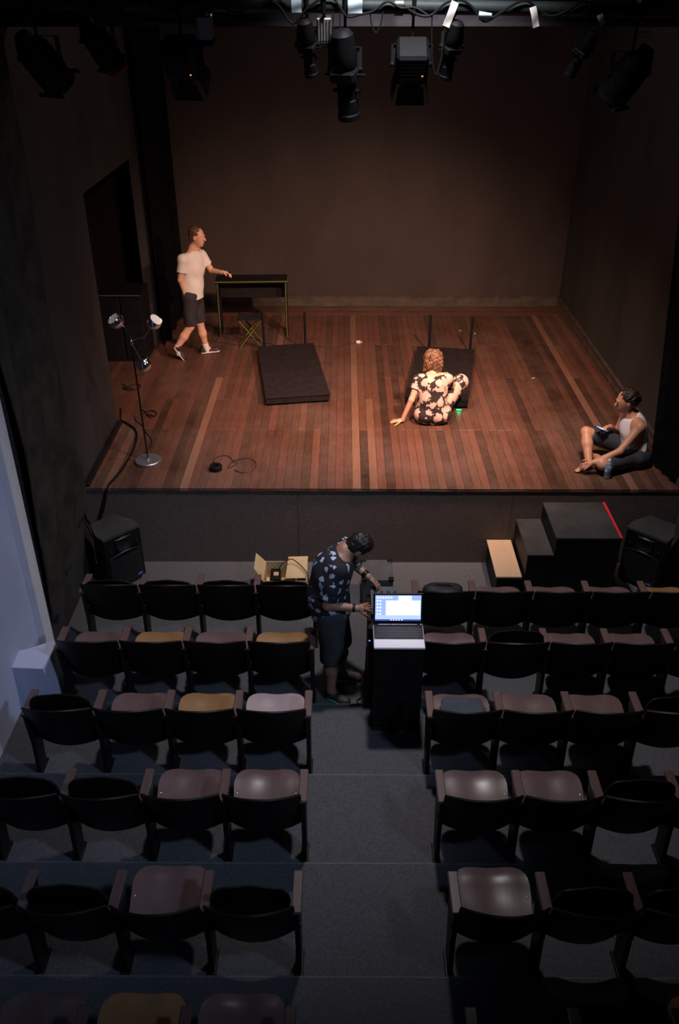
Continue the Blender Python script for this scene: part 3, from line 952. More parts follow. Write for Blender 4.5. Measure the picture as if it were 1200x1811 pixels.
# black pedestal with the laptop, and a second black stand behind it
pd = thing('pedestal', 'tall black pedestal carrying the open laptop in the aisle', 'pedestal', (.428, 5.09, TREAD[3]))
MB().box((0, 0, .42), (.37, .285, .84), ch=.004).build('column', 'black_paint', pd)
MB().box((0, 0, .853), (.385, .30, .026), ch=.004).build('top', 'step_black', pd)
MB().box((0, 0, .0145), (.385, .30, .029), ch=.004).build('plinth', 'black_paint', pd)
LZ = TREAD[3] + .866
lap = thing('laptop', 'open silver and black laptop with a lit screen on the pedestal', 'laptop', (.422, 4.915, LZ))
MB().box((0, .135, .013), (.385, .275, .022), ch=.005).build('base', 'laptop_silver', lap)
kb = MB().box((0, .18, .0252), (.375, .17, .003)).build('keyboard_deck', 'laptop_dark', lap)
kk = MB()
for r_ in range(6):
    for c__ in range(15):
        kk.box((-.158 + c__ * .0195 + (.004 if r_ % 2 else 0), .115 + r_ * .0215, .0285), (.0165, .0175, .004))
for r_ in range(5):
    for c__ in range(3):
        kk.box((.143 + c__ * .015, .115 + r_ * .0215, .0285), (.0125, .0175, .004))
tag(kk.build('keys', 'keys', kb), None, None, None, 'stuff')
MB().box((-.03, .048, .0246), (.10, .055, .0015)).build('touchpad', 'laptop_silver', lap)
MB().box((.178, .265, .03), (.012, .01, .003)).build('power_button', 'tape_blue', lap)
Mh = Matrix.Translation((0, .272, .022)) @ Matrix.Rotation(R(-14), 4, 'X')


def mbox(c, d, ch=0):
    mb = MB().box(c, d, ch=ch)
    mb.v = [tuple(Mh @ Vector(v)) for v in mb.v]
    return mb


lid = mbox((0, .005, .132), (.385, .012, .262), .004).build('lid', 'laptop_dark', lap)
scr = bpy.data.objects.new('screen', MB().box((0, 0, 0), (.352, .001, .212)).mesh('screen', 'screen'))
COL.objects.link(scr); scr.parent = lid
scr.matrix_local = Mh @ Matrix.Translation((0, -.0018, .140))
MB().tube([(-.15, .272, .022), (.15, .272, .022)], .007, 8).build('hinge', 'laptop_dark', lap)

p2_ = thing('equipment_stand', 'black box stand behind the laptop pedestal', 'stand', (.405, 5.50, 0))
MB().box((0, 0, .40), (.41, .44, .80), ch=.004).build('column', 'black_paint', p2_)
MB().box((-.195, -.2215, .70), (.012, .004, .010)).build('indicator', 'led_blue', p2_)
MB().box((0, 0, .813), (.42, .45, .026), ch=.004).build('top', 'black_paint', p2_)
mx = thing('mixer', 'small dark grey mixer on the stand by the man\'s hands', 'mixer', (.345, 5.56, .826))
MB().prism([(-.16, 0), (.16, 0), (.16, .085), (-.16, .05)], 'X', -.12, .12).build('body', 'case_grey', mx)
for i in range(4):
    for j in range(3):
        yy = -.10 + j * .09
        MB().lathe([(.011, 0), (.010, .016), (0, .018)], 10, Matrix.Translation((-.085 + i * .055, yy, .0675 + yy * .11 - .002))).build('knob', 'black_plastic', mx, True)
cable('thin dark power lead hanging beside the stand to the floor', [(.193, 5.42, .52), (.185, 5.40, .3), (.17, 5.36, .05), (.12, 5.33, .008), (.13, 5.29, .007), (.20, 5.26, .008)], .005)


# bags on seats
def bag(name, label, loc, dims, material, seed):
    rg = random.Random(seed)
    ph = [rg.uniform(0, 6) for _ in range(6)]
    bm = bmesh.new()
    bmesh.ops.create_icosphere(bm, subdivisions=4, radius=1)
    for v in bm.verts:
        p = v.co
        e_ = 3.2
        q = (abs(p.x) ** e_ + abs(p.y) ** e_ + abs(p.z) ** e_) ** (1 / e_)
        p = p / q
        n_ = 1 + .06 * math.sin(4 * p.x + ph[0]) * math.sin(3 * p.y + ph[1]) + .04 * math.sin(7 * p.y + ph[2] + 3 * p.x)
        v.co = Vector((p.x * dims[0] * n_, p.y * dims[1] * n_, max(p.z, -.9) * dims[2] * n_))
    me = bpy.data.meshes.new(name)
    bm.to_mesh(me); bm.free()
    me.materials.append(MATS[material])
    me.polygons.foreach_set('use_smooth', [True] * len(me.polygons))
    t = thing(name, label, 'bag', loc)
    o = bpy.data.objects.new('body', me); COL.objects.link(o); o.parent = t
    return t


s_ = SEATPOS[(1, 'R', 0)]
bg = bag('shoulder_bag', 'black bag slumped on the front row seat beside the aisle', (s_.x + .01, s_.y + .12, .50), (.17, .11, .065), 'bag_black', 3)
MB().tube(cable_path([(-.14, 0, .045), (-.08, .03, .07), (.05, .03, .075), (.14, 0, .045)], 5), .008, 6).build('strap', 'bag_black', bg, True)
s_ = SEATPOS[(3, 'R', 0)]
bg = bag('flat_bag', 'flat navy bag lying on a third row seat at the aisle', (s_.x + .015, s_.y + .10, TREAD[3] + .475), (.17, .12, .035), 'bag_navy', 5)
MB().tube(cable_path([(-.15, -.1, .03), (-.05, -.12, .035), (.08, -.11, .036), (.15, -.08, .03)], 5), .006, 6).build('piping', 'bag_black', bg, True)

# ================================================================== LIGHTING RIG
PIPE = lambda X: Vector((X, 7.0, 5.045 - .012 * X))
pp = thing('lighting_pipe', 'dark green lighting pipe across the top of the stage opening', 'pipe', tuple(PIPE(-2.45)))
MB().tube([PIPE(-2.45) - PIPE(-2.45), PIPE(3.32) - PIPE(-2.45)], .046, 14).build('tube', 'pipe_green', pp, True)
for X in (-2.2, .38, 3.0):
    q = PIPE(X) - PIPE(-2.45)
    MB().tube([q + Vector((0, 0, .04)), q + Vector((0, 0, 1.62))], .014, 8).build('hanger', 'steel_dark', pp)
    MB().lathe([(.05, -.03), (.056, -.03), (.056, .03), (.05, .03)], 14, Matrix.Translation(q) @ Matrix.Rotation(PI / 2, 4, 'Y')).build('clamp', 'steel_dark', pp, True)


def fixture(kind, label, X, drop, aim, name='stage_light', scale=1.0, dy=0.0, group='stage lights on the lighting pipe', spot=None, extra=None):
    p = PIPE(X)
    t = thing(name, label, 'stage light', tuple(p), 0, group)
    aim = Vector(aim).normalized()
    C = Vector((0, dy, -drop))
    Mx = Matrix.Translation(C) @ (-aim).to_track_quat('Z', 'Y').to_matrix().to_4x4() @ Matrix.Scale(scale, 4)

    def tr(mb):
        mb.v = [tuple(Mx @ Vector(v)) for v in mb.v]
        return mb
    # clamp over the pipe
    MB().box((0, 0, 0), (.03, .125, .12), ch=.01).build('clamp', 'fixture_black', t)
    MB().tube([(0, 0, -.055), (0, dy * .5, -.055 - (drop - .12 * scale - .055) * .45), (0, dy, -drop + .13 * scale)], .010, 8).build('stem', 'fixture_black', t)
    hw = {'par': .125, 'fresnel': .135, 'profile': .095, 'flood': .05}[kind] * scale
    # yoke
    if kind != 'flood':
        MB().bar((-hw, dy, -drop + .13 * scale), (hw, dy, -drop + .13 * scale), .03 * scale, .006).bar((-hw, dy, -drop + .13 * scale), (-hw, dy, -drop), .006, .03 * scale).bar((hw, dy, -drop + .13 * scale), (hw, dy, -drop), .006, .03 * scale).build('yoke', 'steel_dark', t)
        for sx in (-1, 1):
            MB().lathe([(.0, 0), (.018, 0), (.02, .012), (.012, .022), (0, .022)], 10, Matrix.Translation((sx * hw, dy, -drop)) @ Matrix.Rotation(sx * PI / 2, 4, 'Y')).build('knob', 'fixture_black', t, True)
    if kind == 'par':
        b_ = tr(MB().lathe([(0, .19), (.045, .185), (.055, .16), (.06, .12), (.10, .08), (.108, .05), (.108, -.17), (.114, -.175), (.114, -.20), (.104, -.20), (.102, -.175), (.10, .04), (0, .05)], 22)).build('housing', 'fixture_black', t, True)
        for z in (-.12, -.06, .0):
            tr(MB().lathe([(.106, z), (.112, z + .004), (.112, z + .010), (.106, z + .014)], 22)).build('rib', 'fixture_black', b_, True)
        for sy in (-1, 1):
            tr(MB().box((0, sy * .105, -.19), (.22, .012, .025))).build('gel_frame', 'steel_dark', t)
        tr(MB().lathe([(0, -.10), (.09, -.105), (.098, -.11), (.09, -.115), (0, -.11)], 18)).build('lens', 'lens_warm', t, True)
    elif kind == 'fresnel':
        b_ = tr(MB().box((0, 0, .03), (.23, .23, .24), ch=.02)).build('housing', 'fixture_black', t)
        for k in range(5):
            tr(MB().box((0, -.116, .10 - k * .03), (.17, .006, .008))).build('vent', 'steel_dark', b_)
        tr(MB().lathe([(.08, -.13), (.10, -.125), (.10, -.10), (.085, -.09)], 20)).build('nose', 'fixture_black', t, True)
        tr(MB().lathe([(0, -.135), (.05, -.13), (.088, -.12), (.05, -.115), (0, -.115)], 18)).build('lens', 'lens_warm', t, True)
        for k in range(4):
            Mr = Matrix.Rotation(k * PI / 2, 4, 'Z')
            mb = MB().add([Mr @ Vector(v) for v in ((-.09, .105, -.10), (.09, .105, -.10), (.11, .135, -.24), (-.11, .135, -.24), (-.09, .109, -.10), (.09, .109, -.10), (.11, .139, -.24), (-.11, .139, -.24))],
                          [(0, 1, 2, 3), (7, 6, 5, 4), (0, 4, 5, 1), (1, 5, 6, 2), (2, 6, 7, 3), (3, 7, 4, 0)])
            tr(mb).build('barn_door', 'fixture_black', t)
        tr(MB().lathe([(0, 0), (.007, 0), (.005, .004), (0, .005)], 8, Matrix.Translation((.075, -.116, .0)) @ Matrix.Rotation(PI / 2, 4, 'X'))).build('indicator', 'led_red', t)
    elif kind == 'profile':
        tr(MB().lathe([(0, .24), (.05, .235), (.075, .21), (.08, .10), (.08, .03), (.066, .0), (0, .0)], 14)).build('lamp_house', 'fixture_black', t, True)
        tr(MB().box((0, 0, -.03), (.17, .16, .07), ch=.012)).build('gate', 'fixture_black', t)
        tr(MB().lathe([(.062, -.06), (.062, -.18), (.070, -.185), (.070, -.27), (.076, -.275), (.076, -.31), (.066, -.31), (.06, -.28), (0, -.27)], 18)).build('lens_tube', 'fixture_black', t, True)
        tr(MB().lathe([(0, -.295), (.04, -.292), (.064, -.282), (0, -.28)], 16)).build('lens', 'lens_warm', t, True)
        for sx in (-1, 1):
            tr(MB().box((sx * .11, 0, -.03), (.06, .02, .012), ch=.003)).build('shutter', 'fixture_black', t)
            tr(MB().lathe([(0, 0), (.014, 0), (.014, .03), (0, .032)], 8, Matrix.Translation((sx * .062, 0, -.13)) @ Matrix.Rotation(sx * PI / 2, 4, 'Y'))).build('focus_knob', 'fixture_black', t, True)
    else:
        b_ = tr(MB().box((0, 0, .03), (.105, .10, .15), ch=.006)).build('housing', 'fixture_silver', t)
        for k in range(5):
            tr(MB().box((-.04 + k * .02, -.053, .03), (.004, .008, .14))).build('fin', 'fixture_silver', b_)
        tr(MB().box((0, 0, -.065), (.115, .11, .04), ch=.006)).build('front_frame', 'fixture_black', t)
    if extra == 'red':
        tr(MB().box((0.02, 0, -.225), (.17, .17, .004), Euler((0, R(12), 0)).to_matrix())).build('gel', 'gel_red', t)
    if extra == 'strip':
        MB().box((-.06, dy, -.135), (.09, .03, .006)).box((.06, dy, -.135), (.09, .03, .006)).build('bracket', 'fixture_silver', t)
    if spot:
        d = bpy.data.lights.new('beam', 'SPOT')
        d.energy, d.color, d.spot_size, d.spot_blend, d.shadow_soft_size = spot[0], spot[1], R(spot[2]), spot[3], spot[4]
        lo = bpy.data.objects.new('beam', d)
        lo.location = C + aim * (.34 * scale)
        lo.rotation_euler = (spot[5] - (p + C)).to_track_quat('-Z', 'Y').to_euler() if len(spot) > 5 else aim.to_track_quat('-Z', 'Y').to_euler()
        lo.parent = t
        COL.objects.link(lo)
    return t


WARM = (1.0, 0.60, 0.43)
fixture('par', 'large black stage light hanging at the far left of the pipe', -2.22, .36, (.35, .55, -.75), scale=1.15)
fixture('par', 'black barrel stage light with a red gel, tilted to the right', -1.78, .24, (.42, .3, -.85), scale=.9, extra='red')
fixture('fresnel', 'boxy black stage light hanging left of centre under a pale bracket', -1.18, .36, (.1, .7, -.7), extra='strip', spot=(165, WARM, 105, 1, .10, Vector((-.4, 10.6, .9))))
fixture('flood', 'small silver floodlight hanging left of centre', -1.0, .17, (0, .2, -1), name='floodlight', group='small silver floodlights on the pipe')
fixture('profile', 'slim dark spotlight just left of the middle silver floodlight', -.27, .24, (.12, .35, -.93), scale=.72)
fixture('flood', 'small silver floodlight beside the long central spotlight', -.15, .17, (0, .2, -1), name='floodlight', group='small silver floodlights on the pipe', dy=.04)
fixture('profile', 'long black spotlight hanging lowest at the centre of the pipe', .0, .40, (.10, .25, -.96), scale=1.12, spot=(380, WARM, 82, 1, .10, Vector((.2, 10.6, .9))))
fixture('fresnel', 'boxy black stage light with a small red indicator, right of centre', .485, .36, (.0, .6, -.8), spot=(330, WARM, 82, 1, .10, Vector((.5, 10.8, 1.0))))
fixture('profile', 'slim black spotlight beside the white tape on the pipe', .77, .24, (-.15, .3, -.93), scale=.72)
fixture('par', 'large black barrel stage light at far right, tilted to the left', 2.08, .40, (-.42, .38, -.82), scale=1.1, extra='strip', spot=(1050, WARM, 98, 1, .09, Vector((.7, 9.7, .9))))
fixture('profile', 'faint thin black spotlight left of the far right stage light', 1.72, .26, (-.35, .3, -.85), scale=.6)

# cables wound round the pipe and hanging in loops
rc = random.Random(4)
labs = ['left end', 'left third', 'middle', 'stretch right of the middle', 'right third', 'right end']
for k in range(6):
    x0 = -2.5 + k * .97
    pts = []
    for j in range(13):
        X = x0 + j * .095
        p = PIPE(X)
        a = j * 1.25 + k
        dr = rc.uniform(0.0, .07) if j % 4 == 2 else 0
        pts.append(p + Vector((0, -.062 - .006 * math.cos(a), .05 * math.sin(a) - dr)))
    cable('black lamp cable wound round the %s of the lighting pipe' % labs[k], pts, .009, seg=4)
for k, (X, w_, h_, lab) in enumerate(((.22, .09, .16, 'black safety loop hanging from the pipe left of the red-indicator light'), (.66, .10, .42, 'thin black loop of cable beside the red-indicator light'), (-.06, .05, .34, 'thin pale safety wire beside the central spotlight'))):
    p = PIPE(X)
    cable(lab, [p + Vector((-w_ / 2, -.06, -.03)), p + Vector((-w_ * .35, -.06, -h_ * .7)), p + Vector((0, -.06, -h_)), p + Vector((w_ * .35, -.06, -h_ * .7)), p + Vector((w_ / 2, -.06, -.03))], .005, 'cable_black' if k < 2 else 'steel_dark', name='safety_loop')
for k, (X, zo, wd, hh, rot, m_, lab) in enumerate(((.74, -.04, .05, .16, 20, 'tape_white', 'white tape tail dangling from the pipe beside the slim spotlight'),
                                                  (.98, -.05, .09, .05, 8, 'tape_blue', 'short pale blue tape tab on the pipe'),
                                                  (1.33, -.05, .045, .13, -18, 'tape_white', 'cream tape tail on the right half of the pipe'),
                                                  (1.80, -.06, .04, .07, -30, 'tape_blue', 'small pale tape tail near the far right stage light'),
                                                  (-.34, .0, .07, .085, 0, 'tape_blue', 'pale blue tape band on the left half of the pipe'),
                                                  (.07, .0, .10, .085, 0, 'tape_blue', 'wide pale tape band above the central spotlight'))):
    p = PIPE(X) + Vector((0, -.075, zo))
    o = MB().sheet(lambda u, v: (-wd / 2 + wd * u, -.012 * math.sin(4 * v + u) - .004 * v, hh / 2 - hh * v), 5, 8, .003).build('tape_strip', m_, None, True, tuple(p))
    o.rotation_euler = (0, R(rot), 0)
    tag(o, lab, 'tape', 'tape on the lighting pipe')


# ================================================================== PEOPLE (signed distance fields, one continuous skin)
class Body:
    def __init__(s):
        s.p = []

    def cap(s, a, b, r1, r2=None, k=.03, sq=None, cuts=()):
        s.p.append(('c', np.array(a, float), np.array(b, float), r1, r1 if r2 is None else r2, k, sq, cuts))
        return s

    def ell(s, c, r, k=.03, M=None, cuts=()):
        s.p.append(('e', np.array(c, float), np.array(r, float), M, None, k, None, cuts))
        return s

    def eval_(s, q, P):
        if q[0] == 'c':
            _, a, b, r1, r2, k, sq, cuts = q
            Q = P
            d = b - a
            if sq is not None:
                n = np.array(sq[0], float); n /= np.linalg.norm(n)
                f = 1.0 / sq[1] - 1.0
                Q = P + ((P - a) @ n)[..., None] * n * f
                d = d + n * (d @ n) * f
            L2 = max(d @ d, 1e-9)
            t = np.clip(((Q - a) @ d) / L2, 0, 1)
            dist = np.linalg.norm(Q - a - t[..., None] * d, axis=-1) - (r1 + (r2 - r1) * t)
            if sq is not None:
                dist = dist * min(1.0, sq[1])
        else:
            _, c, r, M, _, k, _, cuts = q
            Q = P - c
            if M is not None:
                Q = Q @ M
            k0 = np.linalg.norm(Q / r, axis=-1)
            k1 = np.linalg.norm(Q / (r * r), axis=-1)
            dist = k0 * (k0 - 1) / np.maximum(k1, 1e-6)
        for (pt, n) in cuts:
            n = np.array(n, float); n /= np.linalg.norm(n)
            dist = np.maximum(dist, (P - np.array(pt, float)) @ n)
        return dist

    def bounds(s, q):
        if q[0] == 'c':
            rr = max(q[3], q[4]) * (max(1.0, q[6][1]) if q[6] else 1.0)
            return np.minimum(q[1], q[2]) - rr, np.maximum(q[1], q[2]) + rr
        m = max(q[2])
        return q[1] - m, q[1] + m

    def mesh(s, name, material, vox=.007, off=0.0, noise=None, cuts=()):
        B = [s.bounds(q) for q in s.p]
        mg = abs(off) + 4 * vox
        lo = np.min([b[0] for b in B], 0) - mg
        hi = np.max([b[1] for b in B], 0) + mg
        n = np.ceil((hi - lo) / vox).astype(int) + 1
        F = np.full(n, 1.0, np.float32)
        ax = [lo[i] + vox * np.arange(n[i]) for i in range(3)]
        for q, (bl, bh) in zip(s.p, B):
            pad = q[5] + mg
            i0 = np.maximum(((bl - pad - lo) / vox).astype(int), 0)
            i1 = np.minimum(((bh + pad - lo) / vox).astype(int) + 2, n)
            G = np.stack(np.meshgrid(*[ax[i][i0[i]:i1[i]] for i in range(3)], indexing='ij'), -1)
            d = s.eval_(q, G)
            sl = tuple(slice(i0[i], i1[i]) for i in range(3))
            a = F[sl]
            k = max(q[5], 1e-4)
            h = np.maximum(k - np.abs(a - d), 0) / k
            F[sl] = np.minimum(a, d) - h * h * k * .25
        if off:
            F -= off
        if noise is not None or cuts:
            G = np.stack(np.meshgrid(*ax, indexing='ij'), -1)
            if noise is not None:
                F += noise(G).astype(np.float32)
            for (pt, nn) in cuts:
                nn = np.array(nn, float); nn /= np.linalg.norm(nn)
                F = np.maximum(F, ((G - np.array(pt)) @ nn).astype(np.float32))
        V, Q = surface_nets(F)
        V = V * vox + lo
        me = bpy.data.meshes.new(name)
        me.vertices.add(len(V)); me.vertices.foreach_set('co', V.astype(np.float32).ravel())
        me.loops.add(Q.size); me.loops.foreach_set('vertex_index', Q.ravel().astype(np.int32))
        me.polygons.add(len(Q))
        me.polygons.foreach_set('loop_start', np.arange(0, Q.size, 4, dtype=np.int32))
        me.polygons.foreach_set('use_smooth', np.ones(len(Q), bool))
        me.update(calc_edges=True)
        me.validate()
        me.materials.append(MATS[material])
        return me

    def build(s, name, material, parent, label=None, **kw):
        o = bpy.data.objects.new(name, s.mesh(name, material, **kw))
        COL.objects.link(o)
        o.parent = parent
        if label:
            o['label'] = label
        return o


def surface_nets(F):
    S = F < 0
    nx, ny, nz = F.shape
    c = [S[i:nx - 1 + i, j:ny - 1 + j, k:nz - 1 + k] for i in (0, 1) for j in (0, 1) for k in (0, 1)]
    tot = sum(a.astype(np.int8) for a in c)
    act = (tot > 0) & (tot < 8)
    idx = np.full(act.shape, -1, np.int64)
    I = np.argwhere(act)
    idx[act] = np.arange(len(I))
    acc = np.zeros((len(I), 3)); cnt = np.zeros(len(I))
    for axn in range(3):
        o1, o2 = [a for a in range(3) if a != axn]
        for u in (0, 1):
            for v in (0, 1):
                d0 = np.zeros(3, int); d0[o1] = u; d0[o2] = v
                d1 = d0.copy(); d1[axn] = 1
                A = I + d0; Bq = I + d1
                fa = F[A[:, 0], A[:, 1], A[:, 2]].astype(float); fb = F[Bq[:, 0], Bq[:, 1], Bq[:, 2]].astype(float)
                m = (fa < 0) != (fb < 0)
                t = np.where(m, fa / np.where(m, fa - fb, 1), 0)
                P = A.astype(float); P[:, axn] += t
                acc[m] += P[m]; cnt[m] += 1
    V = acc / cnt[:, None]
    quads = []
    for axn in range(3):
        o1, o2 = [a for a in range(3) if a != axn]
        if axn == 1:
            o1, o2 = o2, o1
        sl0 = [slice(1, -1)] * 3; sl1 = [slice(1, -1)] * 3
        sl0[axn] = slice(0, F.shape[axn] - 1); sl1[axn] = slice(1, F.shape[axn])
        a, b = S[tuple(sl0)], S[tuple(sl1)]
        E_ = np.argwhere(a != b)
        if not len(E_):
            continue
        fl_ = a[E_[:, 0], E_[:, 1], E_[:, 2]]
        base = E_.copy()
        base[:, o1] += 1; base[:, o2] += 1
        def cell(du, dv):
            q = base.copy(); q[:, o1] -= du; q[:, o2] -= dv
            return idx[q[:, 0], q[:, 1], q[:, 2]]
        qd = np.stack([cell(1, 1), cell(0, 1), cell(0, 0), cell(1, 0)], 1)
        qd[~fl_] = qd[~fl_][:, ::-1]
        quads.append(qd)
    Q = np.concatenate(quads)
    return V, Q[(Q >= 0).all(1)]


def nrm(v):
    v = np.array(v, float)
    return v / np.linalg.norm(v)


def add_hand(B, wrist, d, back, side=1, curl=.4, size=1.0, spread=.12, k=.006):
    """wrist point, direction of the fingers, back-of-hand normal; side +1: thumb towards d x back"""
    w_, d, n = np.array(wrist, float), nrm(d), nrm(back)
    n = nrm(n - d * (n @ d))
    t = nrm(np.cross(d, n)) * side           # towards the thumb
    S_ = size
    B.cap(w_, w_ + d * .045 * S_, .022 * S_, .024 * S_, .015)
    B.cap(w_ + d * .045 * S_ + t * .016 * S_, w_ + d * .078 * S_ + t * .020 * S_, .0165 * S_, .013 * S_, .012)
    B.cap(w_ + d * .045 * S_ - t * .016 * S_, w_ + d * .074 * S_ - t * .022 * S_, .0165 * S_, .0125 * S_, .012)
    for i, (o, L_) in enumerate(((.027, .070), (.009, .079), (-.010, .073), (-.028, .058))):
        p = w_ + (d * (.080 - .004 * abs(i - 1)) + t * o) * S_
        dirv = nrm(d + t * spread * (1.2 - i * .8))
        c_ = curl
        seg = [.45, .30, .25]
        r0 = .0088 * S_
        for j in range(3):
            ang = c_ * (j + .6)
            dd = dirv * math.cos(ang) - n * math.sin(ang)
            q = p + dd * L_ * seg[j] * S_
            B.cap(p, q, r0, r0 * .92, k * .6)
            p = q; r0 *= .92
    p = w_ + (d * .022 + t * .022) * S_
    for j, (L_, a) in enumerate(((.040, .75), (.030, .55), (.024, .40))):
        dd = nrm(d * math.cos(a) + t * math.sin(a) - n * (.25 + .3 * curl * j))
        q = p + dd * L_ * S_
        B.cap(p, q, (.0125 - .0015 * j) * S_, (.011 - .0015 * j) * S_, .008 if j == 0 else .004)
        p = q


def add_head(B, c, fwd, up, s=1.0):
    """c centre of the skull"""
    c, f, u = np.array(c, float), nrm(fwd), np.array(up, float)
    u = nrm(u - f * (u @ f)); r = np.cross(f, u)
    M = np.stack([f, r, u], 1)
    X = lambda a, b, d: c + (f * a + r * b + u * d) * s
    B.ell(X(-.008, 0, .022), np.array((.092, .076, .092)) * s, .03, M)
    B.ell(X(.028, 0, -.035), np.array((.066, .060, .082)) * s, .03, M)
    B.cap(X(.062, 0, -.095), X(.035, 0, -.095), .026 * s, .036 * s, .02)         # chin, jaw
    B.cap(X(.088, 0, .008), X(.112, 0, -.030), .009 * s, .0135 * s, .010)         # nose
    B.cap(X(.082, -.03, .018), X(.082, .03, .018), .012 * s, .012 * s, .014)      # brow
    B.cap(X(.088, -.018, -.066), X(.088, .018, -.066), .008 * s, .008 * s, .006)  # lips
    for e in (-1, 1):
        B.ell(X(-.004, e * .078, -.012), np.array((.020, .010, .033)) * s, .006, M)
    return X, M


def person(label, loc):
    return thing('person', label, 'person', loc)


def shoe(parent, heel, toe, up, upper, sole, size=1.0, label=None):
    h, t, u = np.array(heel, float), np.array(toe, float), np.array(up, float)
    d = nrm(t - h); u = nrm(u - d * (u @ d)); sd = np.cross(d, u)
    L_ = np.linalg.norm(t - h)
    B = Body()
    B.cap(h + d * .035 + u * .040, h + d * .045 + u * .085, .036, .034, .02)
    B.cap(h + d * .04 + u * .035, h + d * (L_ - .05) + u * .030, .034, .036, .03, sq=(u, .9))
    B.ell(h + d * (L_ - .06) + u * .030, (.06, .046, .032), .02, np.stack([d, sd, u], 1))
    o = B.build('shoe', upper, parent, vox=.006, cuts=[(h + u * .014, -u), (h + d * .045 + u * .095, u)])
    C = Body()
    C.cap(h + d * .038 + u * .01, h + d * (L_ - .05) + u * .01, .040, .047, .02)
    C.build('sole', sole, o, vox=.006, cuts=[(h + u * .0, -u), (h + u * .020, u)])
    return o


def eyes(parent, X, M, s=1.0):
    for e in (-1, 1):
        o = MB().lathe([(.0, -.011)] + [(.011 * math.sin(PI * k / 8), -.011 * math.cos(PI * k / 8)) for k in range(1, 8)] + [(0, .011)], 12,
                       Matrix.Translation(X(.076, e * .031, -.006))).build('eye', 'eye_white', parent, True)
        p = X(.0855, e * .031, -.006)
        MB().lathe([(.0, -.0045)] + [(.0045 * math.sin(PI * k / 6), -.0045 * math.cos(PI * k / 6)) for k in range(1, 6)] + [(0, .0045)], 8, Matrix.Translation(p)).build('iris', 'eye_dark', o, True)


def hair_noise(amp, sc):
    def f(G):
        x, y, z = G[..., 0] * sc, G[..., 1] * sc, G[..., 2] * sc
        return amp * (np.sin(x + 1.3 * np.sin(z * .7)) * np.sin(y * 1.1 + 2 + z * .3) + .6 * np.sin(2.1 * z + x * .8) * np.sin(1.9 * x - y))
    return f


def fold_noise(amp, sc):
    def f(G):
        x, y, z = G[..., 0] * sc, G[..., 1] * sc, G[..., 2] * sc
        return amp * (np.sin(z * 1.0 + 1.5 * np.sin(x * .8 + y)) * .6 + .4 * np.sin(x * 1.3 + z * .6 + y * .9))
    return f


# ------------------------------------------------------------------ walking man, white T-shirt
O = np.array((-1.99, 11.0, ZS))
W = lambda x, y, z: np.array((x, y, z)) - O
pw = person('person in a white T-shirt and dark shorts walking across the stage', tuple(O))
B = Body()
fw = nrm((.75, -.66, 0)); ac = np.array((fw[1], -fw[0], 0))     # torso faces front right; ac points across to his right... 
neck, chest, waist, pel = W(-1.915, 11.0, 2.33), W(-1.945, 11.0, 2.12), W(-1.975, 11.0, 1.90), W(-1.99, 11.0, 1.76)
shR, shL = W(-2.045, 10.86, 2.245), W(-1.845, 11.10, 2.235)
elR, wrR = W(-2.10, 10.85, 1.985), W(-2.06, 10.90, 1.765)
elL, wrL = W(-1.735, 11.13, 2.03), W(-1.57, 10.95, 2.055)
hpR, hpL = W(-2.02, 10.93, 1.74), W(-1.96, 11.07, 1.74)
knR, knL = W(-2.045, 10.93, 1.34), W(-1.94, 11.08, 1.34)
anR, anL = W(-2.245, 10.86, 1.06), W(-1.895, 11.12, 1.00)
B.cap(neck, chest, .09, .135, .05, sq=(fw, .72)).cap(chest, waist, .135, .120, .05, sq=(fw, .75)).cap(waist, pel, .120, .135, .05, sq=(fw, .82))
B.cap(shR, shL, .055, .055, .06)
B.cap(neck - np.array((0, 0, .02)), neck + np.array((.03, -.01, .09)), .056, .052, .03)
for sh, el, wr in ((shR, elR, wrR), (shL, elL, wrL)):
    B.cap(sh, el, .047, .038, .02).cap(el, wr, .037, .025, .015)
add_hand(B, wrR, (.2, .05, -1), (-.2, -1, 0), side=1, curl=.35)
add_hand(B, wrL, (.9, -.25, -.02), (.2, .2, 1), side=1, curl=.62)
for hp, kn, an in ((hpR, knR, anR), (hpL, knL, anL)):
    B.cap(hp, kn, .082, .054, .05).cap(kn, an + (kn - an) * .55, .052, .055, .02).cap(an + (kn - an) * .55, an, .053, .036, .03)
B.cap(anR, anR + np.array((.03, 0, -.08)), .034, .03, .02).cap(anL, anL + np.array((.05, .01, -.05)), .034, .03, .02)
hc = W(-1.86, 10.975, 2.505)
X, M = add_head(B, hc, (.95, -.25, -.12), (.1, 0, 1))
B.build('body', 'skin_light', pw)
eyes(pw, X, M)
H = Body().ell(X(-.022, 0, .034), (.094, .084, .090), .02, M, cuts=[(X(.045, 0, .03), M[:, 0] * .9 - M[:, 2] * .45)])
H.ell(X(-.06, 0, -.03), (.048, .070, .060), .03, M)
H.build('hair', 'hair_chestnut', pw, noise=hair_noise(.004, 70), vox=.006)
T = Body()
T.cap(neck - np.array((0, 0, .03)), chest, .095, .148, .05, sq=(fw, .76)).cap(chest, waist, .150, .142, .05, sq=(fw, .8)).cap(waist, pel + np.array((0, 0, -.06)), .142, .150, .05, sq=(fw, .86))
T.cap(shR, shL, .062, .062, .05)
T.cap(shR, elR, .066, .062, .03, cuts=[(shR + (elR - shR) * .62, elR - shR)]).cap(shL, elL, .066, .062, .03, cuts=[(shL + (elL - shL) * .62, elL - shL)])
T.build('t_shirt', 'shirt_white', pw, noise=fold_noise(.003, 32), cuts=[(W(-1.9, 11, 2.365), (.25, -.15, 1)), (W(-1.98, 11, 1.71), (0, 0, -1))])
S_ = Body()
S_.cap(waist - np.array((0, 0, .05)), pel, .136, .145, .04, sq=(fw, .84))
